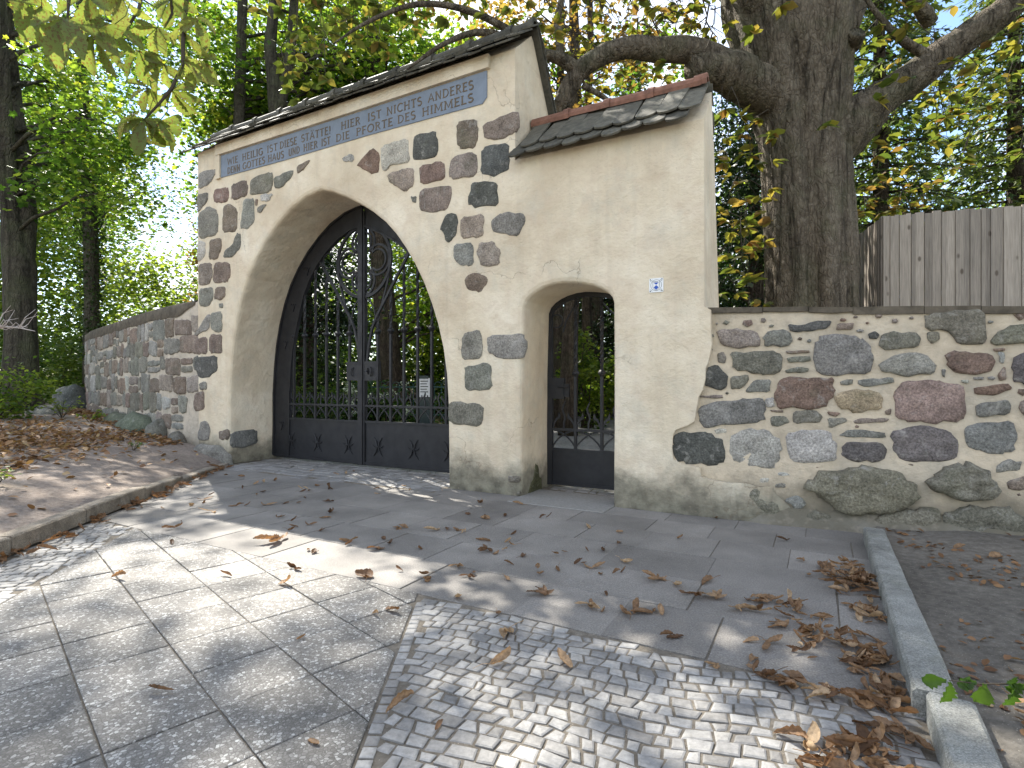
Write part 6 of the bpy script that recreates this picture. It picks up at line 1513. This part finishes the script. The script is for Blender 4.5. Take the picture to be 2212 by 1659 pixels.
# ------------------------------------------------------------------ fallen leaves on the pavement
def dry_mesh(seed, comp):
    """a withered leaflet: long, ribbed, its halves rolled up and its length bent and twisted"""
    r = random.Random(seed); b = MB()
    for j in range(comp):
        L = r.uniform(.11, .17) * (1 if comp == 1 else r.uniform(.7, 1)); W = L*r.uniform(.15, .23); nl = 13; V = []; a = r.uniform(-.2, .3); x, z = 0.0, .008
        bend = r.uniform(-.5, 2.2)/nl; tw_ = r.uniform(-2.0, 2.0); cup = r.uniform(.5, 2.0); lop = r.uniform(-.6, .6); yaw = 0.0; yb = r.uniform(-.9, .9)/nl; y = 0.0
        for i in range(nl):
            f = i/(nl-1); w = max(.003, W*math.sin(min(1, .06 + f*.96)*pi)**.65); ang = tw_*(f - .4)
            for sx in (-1, -.66, -.33, 0, .33, .66, 1):
                th = sx*cup*(1 + lop*sx); u = w*math.sin(th)/max(cup, .3)*1.1; h = w*(1 - math.cos(th))/max(cup, .3)*1.1 + .0035*math.sin(i*2.6 + abs(sx)*5)*abs(sx)
                uu = u*math.cos(ang) - h*math.sin(ang); hh_ = h*math.cos(ang) + u*math.sin(ang)
                V.append((x - uu*math.sin(yaw), y + uu*math.cos(yaw), z + hh_ + r.uniform(-.0018, .0018)))
            a += bend*(1 if f > .25 else .2) + r.uniform(-.14, .14); yaw += yb; st = L/(nl-1)
            x += st*math.cos(a)*math.cos(yaw); y += st*math.cos(a)*math.sin(yaw); z += st*math.sin(a)*.75
        ro = r.uniform(0, 2*pi) if comp > 1 else 0; c, s_ = math.cos(ro), math.sin(ro); lo = min(v[2] for v in V) - .004*j
        b.add([(v[0]*c - v[1]*s_, v[0]*s_ + v[1]*c, v[2] - lo) for v in V], [(i*7+k, i*7+k+1, (i+1)*7+k+1, (i+1)*7+k) for i in range(nl-1) for k in range(6)])
    if r.random() < .6: b.tube([(0, 0, .008), (-.04, .008, .014), (-.09, .0, .006)], [.0022, .002, .0016], 4, False)
    me = b.mesh("fallen_leaf", smooth=True); me.materials.append(DRY); return me
DRYM = [dry_mesh(700 + k, 1) for k in range(12)] + [dry_mesh(730 + k, 2 + k % 3) for k in range(10)]
fl = random.Random(17)
def gxy(px, py, z=0.0): d = (1.2 - z)*1200/(py - 830); return ((px - 1106)/1200*d, d)
def where(s, t):
    a = ("beside the soil bank", "before the left gate leaf", "before the main gate middle", "before the right gate leaf", "before the stone pier", "before the wicket", "before the plaque", "towards the granite kerb")[sum(s > v for v in (-7.2, -6.2, -5.2, -4.0, -2.9, -1.8, -.9))]
    return a, ("close to the wall" if t > -.75 else "midway out" if t > -1.7 else "farthest from the wall")
def drop(x, y, z, sc, label, group, comp=None):
    if label is LA: w = where(*to_gate(x, y)); label = "dry brown leaf on the flags %s, %s" % w
    me = fl.choice(DRYM[:12] if comp == 0 else DRYM[12:] if comp else DRYM); o = bpy.data.objects.new("fallen_leaf", me)
    link(o, None, (x, y, z), (fl.uniform(-.18, .18), fl.uniform(-.18, .18), fl.uniform(0, 2*pi))); o.scale = (sc, sc, sc*fl.uniform(.8, 1.15)); tag(o, label, "leaf", group); return o
LA, GA = "dry brown leaf lying singly on the grey flags before the gate", "leaves scattered on the apron"
SPOT = [(527,1057),(556,1070),(574,1062),(648,1064),(655,1058),(690,1050),(710,1056),(820,1056),(822,1068),(877,1052),(884,1060),(450,1072),(441,1081),(456,1106),(420,1092),(438,1088),(493,1096),(527,1095),(548,1048),(575,1093),(592,1040),(625,1088),(640,1088),(660,1078),(712,1110),(716,1120),(628,1128),(644,1140),(668,1136),(622,1148),(690,1150),(712,1086),(375,1143),(372,1178),(356,1100),(604,1120),(745,1180),(755,1170),(676,1198),(666,1188),(820,1190),(832,1168),(840,1176),(860,1140),(906,1185),(945,1148),(966,1148),(990,1150),(1004,1152),(1046,1122),(1058,1124),(1040,1088),(1130,1092),(1090,1118),(1060,1172),(1090,1174),(1084,1190),(1052,1190),(1112,1180),(1088,1220),(1090,1248),(1066,1200),(1128,1206),(1160,1240),(1020,1238),(1010,1246),(988,1224),(926,1242),(932,1252),(1305,1186),(1340,1212),(1340,1240),(1300,1240),(1270,1136),(1335,1178),(1440,1258),(1422,1256),(1455,1262),(1540,1254),(1550,1298),(1462,1166),(1240,1222),(1205,1226),(1180,1290),(1355,1330),(1310,1290),(1280,1316),(1300,1326),(1270,1310),(1370,1330),(1410,1328),(1430,1332),(1510,1288),(1426,1388),(1440,1382),(1490,1286),(1640,1388),(1655,1392),(1590,1318),(1280,1230),(1330,1150),(1180,1120),(1700,1170),(1545,1120),(1585,1114)]
for k, (px, py) in enumerate(SPOT):
    x, y = gxy(px, py); drop(x, y, .006, fl.uniform(.5, .85), LA, GA)
for k in range(24):
    s, t = fl.uniform(-8.0, -1.0), fl.uniform(-2.5, .5); 
    if t > -.1 and not (-7.6 < s < -3.9): continue
    v = gw(s, t); drop(v.x, v.y, .006, fl.uniform(.35, .75), LA, GA, 0)
for (px, py, lab, sc, ci) in ((273, 1254, "long dry leaf lying alone on the diagonal slabs, farthest from the cobbles", 1.0, 0), (325, 1497, "folded triangular dry leaf on the diagonal slabs near the photo bottom", .75, 0), (602, 1263, "ribbed half rolled leaf on the slabs at the edge of the gateway shadow", 1.05, 0), (605, 1170, "pale crumpled leaf in the sunlit tip of the gateway shadow", 1.3, 1), (800, 1252, "forked dry leaf beside the slab seam before the pier", 1.2, 1), (833, 1318, "slender curled leaf on the slabs beside the cobble border", 1.0, 0), (818, 1336, "flat yellow leaf scrap beside the cobble border", .55, 0),
        (1100, 1362, "skeleton pale leaf lying on the sunlit cobbles", 1.0, 1), (1060, 1440, "broad tan leaf lying on the middle of the cobbles", .9, 0), (1235, 1446, "horn shaped dry leaf standing on the cobbles", .95, 0), (895, 1520, "upturned bowl shaped leaf on the lower cobbles", .85, 0), (940, 1582, "tiny red brown leaf scrap on the lower cobbles", .4, 0), (985, 1288, "curled leaf on the flag at the top of the cobbles", .85, 0), (1072, 1324, "small leaf in the gap at the top border of the cobbles", .5, 0), (665, 1602, "small tan leaf on the slabs at the photo bottom", .45, 0), (640, 1386, "leaf fragment on the middle of the diagonal slabs", .35, 0), (500, 1248, "narrow leaf crossing a slab joint", .7, 0), (640, 1230, "brown crumpled leaf at the slab seam in the shade", .6, 1)):
    x, y = gxy(px, py); drop(x, y, .006, sc, lab, "leaves on the slabs and cobbles", ci)
# drift against the left kerb: too small to tell apart, one mass
def leaf_mass(name, spots, label):
    b = MB()
    for (x, y, z, sc) in spots:
        me = fl.choice(DRYM); w = fl.uniform(0, 2*pi); M = Matrix.Translation((x, y, z)) @ Matrix.Rotation(w, 4, 'Z') @ Matrix.Rotation(fl.uniform(-.3, .3), 4, 'X') @ Matrix.Scale(sc, 4)
        b.add([M @ v.co for v in me.vertices], [tuple(p.vertices) for p in me.polygons])
    o = b.build(name, DRY, smooth=True); tag(o, label, "leaf litter", kind="stuff")
sp = []
for k in range(60):
    y = fl.uniform(3.7, 7.9); sp.append((kerb_x(y) + .03 + abs(fl.gauss(0, .06)), y, .004 + fl.uniform(0, .025), fl.uniform(.6, 1.0)))
leaf_mass("leaf_drift", sp, "drift of dry leaves along the kerb of the soil bank")
# piles against the granite edging on the right
LP, GP = "crisp brown leaf heaped against the granite kerb", "leaves piled along the granite kerb"
def pile(px, py, n, rx, ry, sc=.95, h=.05, lab=LP, grp=GP):
    cx, cy = gxy(px, py); k = 0
    while k < n:
        x, y = cx + fl.gauss(0, rx), cy + fl.gauss(0, ry); s, t = to_gate(x, y)
        if s > .26: continue
        e = math.exp(-((x-cx)/rx)**2*.5 - ((y-cy)/ry)**2*.5); drop(x, y, .006 + h*e*fl.random(), sc*fl.uniform(.7, 1.1), lab, grp); k += 1
CB, GB = "curled leaf on the top border of the cobbles near the kerb", "leaves at the cobble border"
pile(1845, 1262, 34, .10, .16, .72, .06, "crisp brown leaf in the biggest pile against the granite kerb"); pile(1690, 1318, 14, .09, .08, .72, .03, "dry leaf in the loose clump on the flags nearest the big kerb pile", "leaves in the clump on the flags")
pile(1800, 1385, 16, .10, .08, .72, .03, "dry leaf in the scatter below the big kerb pile", "leaves in the scatter below the pile"); pile(1905, 1340, 8, .04, .10, .68, .02, "dry leaf trailing along the kerb face below the biggest pile")
pile(1930, 1440, 10, .06, .05, .75, .02, "dry leaf bunched against the kerb level with the cobble border"); pile(1850, 1500, 8, .10, .04, .8, .02, CB, GB); pile(1940, 1530, 10, .06, .06, .78, .02, "dry leaf by the joint between the two kerb stones"); pile(1700, 1470, 6, .07, .04, .72, .01, CB, GB); pile(1590, 1440, 4, .06, .03, .7, .01, CB, GB)
pile(1860, 1645, 14, .13, .05, .85, .05, "large crumpled leaf in the heap at the photo bottom by the kerb", "leaves in the bottom heap"); pile(1965, 1600, 7, .04, .05, .8, .03, "dry leaf against the lowest kerb stone above the bottom heap")
sp = []
for (px, py, n, rx, ry, h) in ((1850, 1255, 46, .085, .15, .05), (1690, 1316, 12, .08, .07, .02), (1800, 1385, 16, .09, .08, .02), (1915, 1345, 12, .03, .12, .02), (1940, 1480, 24, .05, .16, .02), (1860, 1645, 14, .12, .05, .03)):
    cx, cy = gxy(px, py); k = 0
    while k < n:
        x, y = cx + fl.gauss(0, rx), cy + fl.gauss(0, ry)
        if to_gate(x, y)[0] > .27: continue
        sp.append((x, y, .004 + h*fl.random()*math.exp(-((x-cx)/rx)**2*.5), fl.uniform(.3, .62))); k += 1
leaf_mass("leaf_crumbs", sp, "small broken leaves between the larger ones along the granite kerb")
for k in range(16):
    s, t = fl.uniform(.46, 2.8), fl.uniform(-4.0, -.4); v = gw(s, t); drop(v.x, v.y, soil_r(s, t) + .01, fl.uniform(.4, .95), "dry leaf on the dark soil beyond the granite kerb", "leaves on the soil strip")
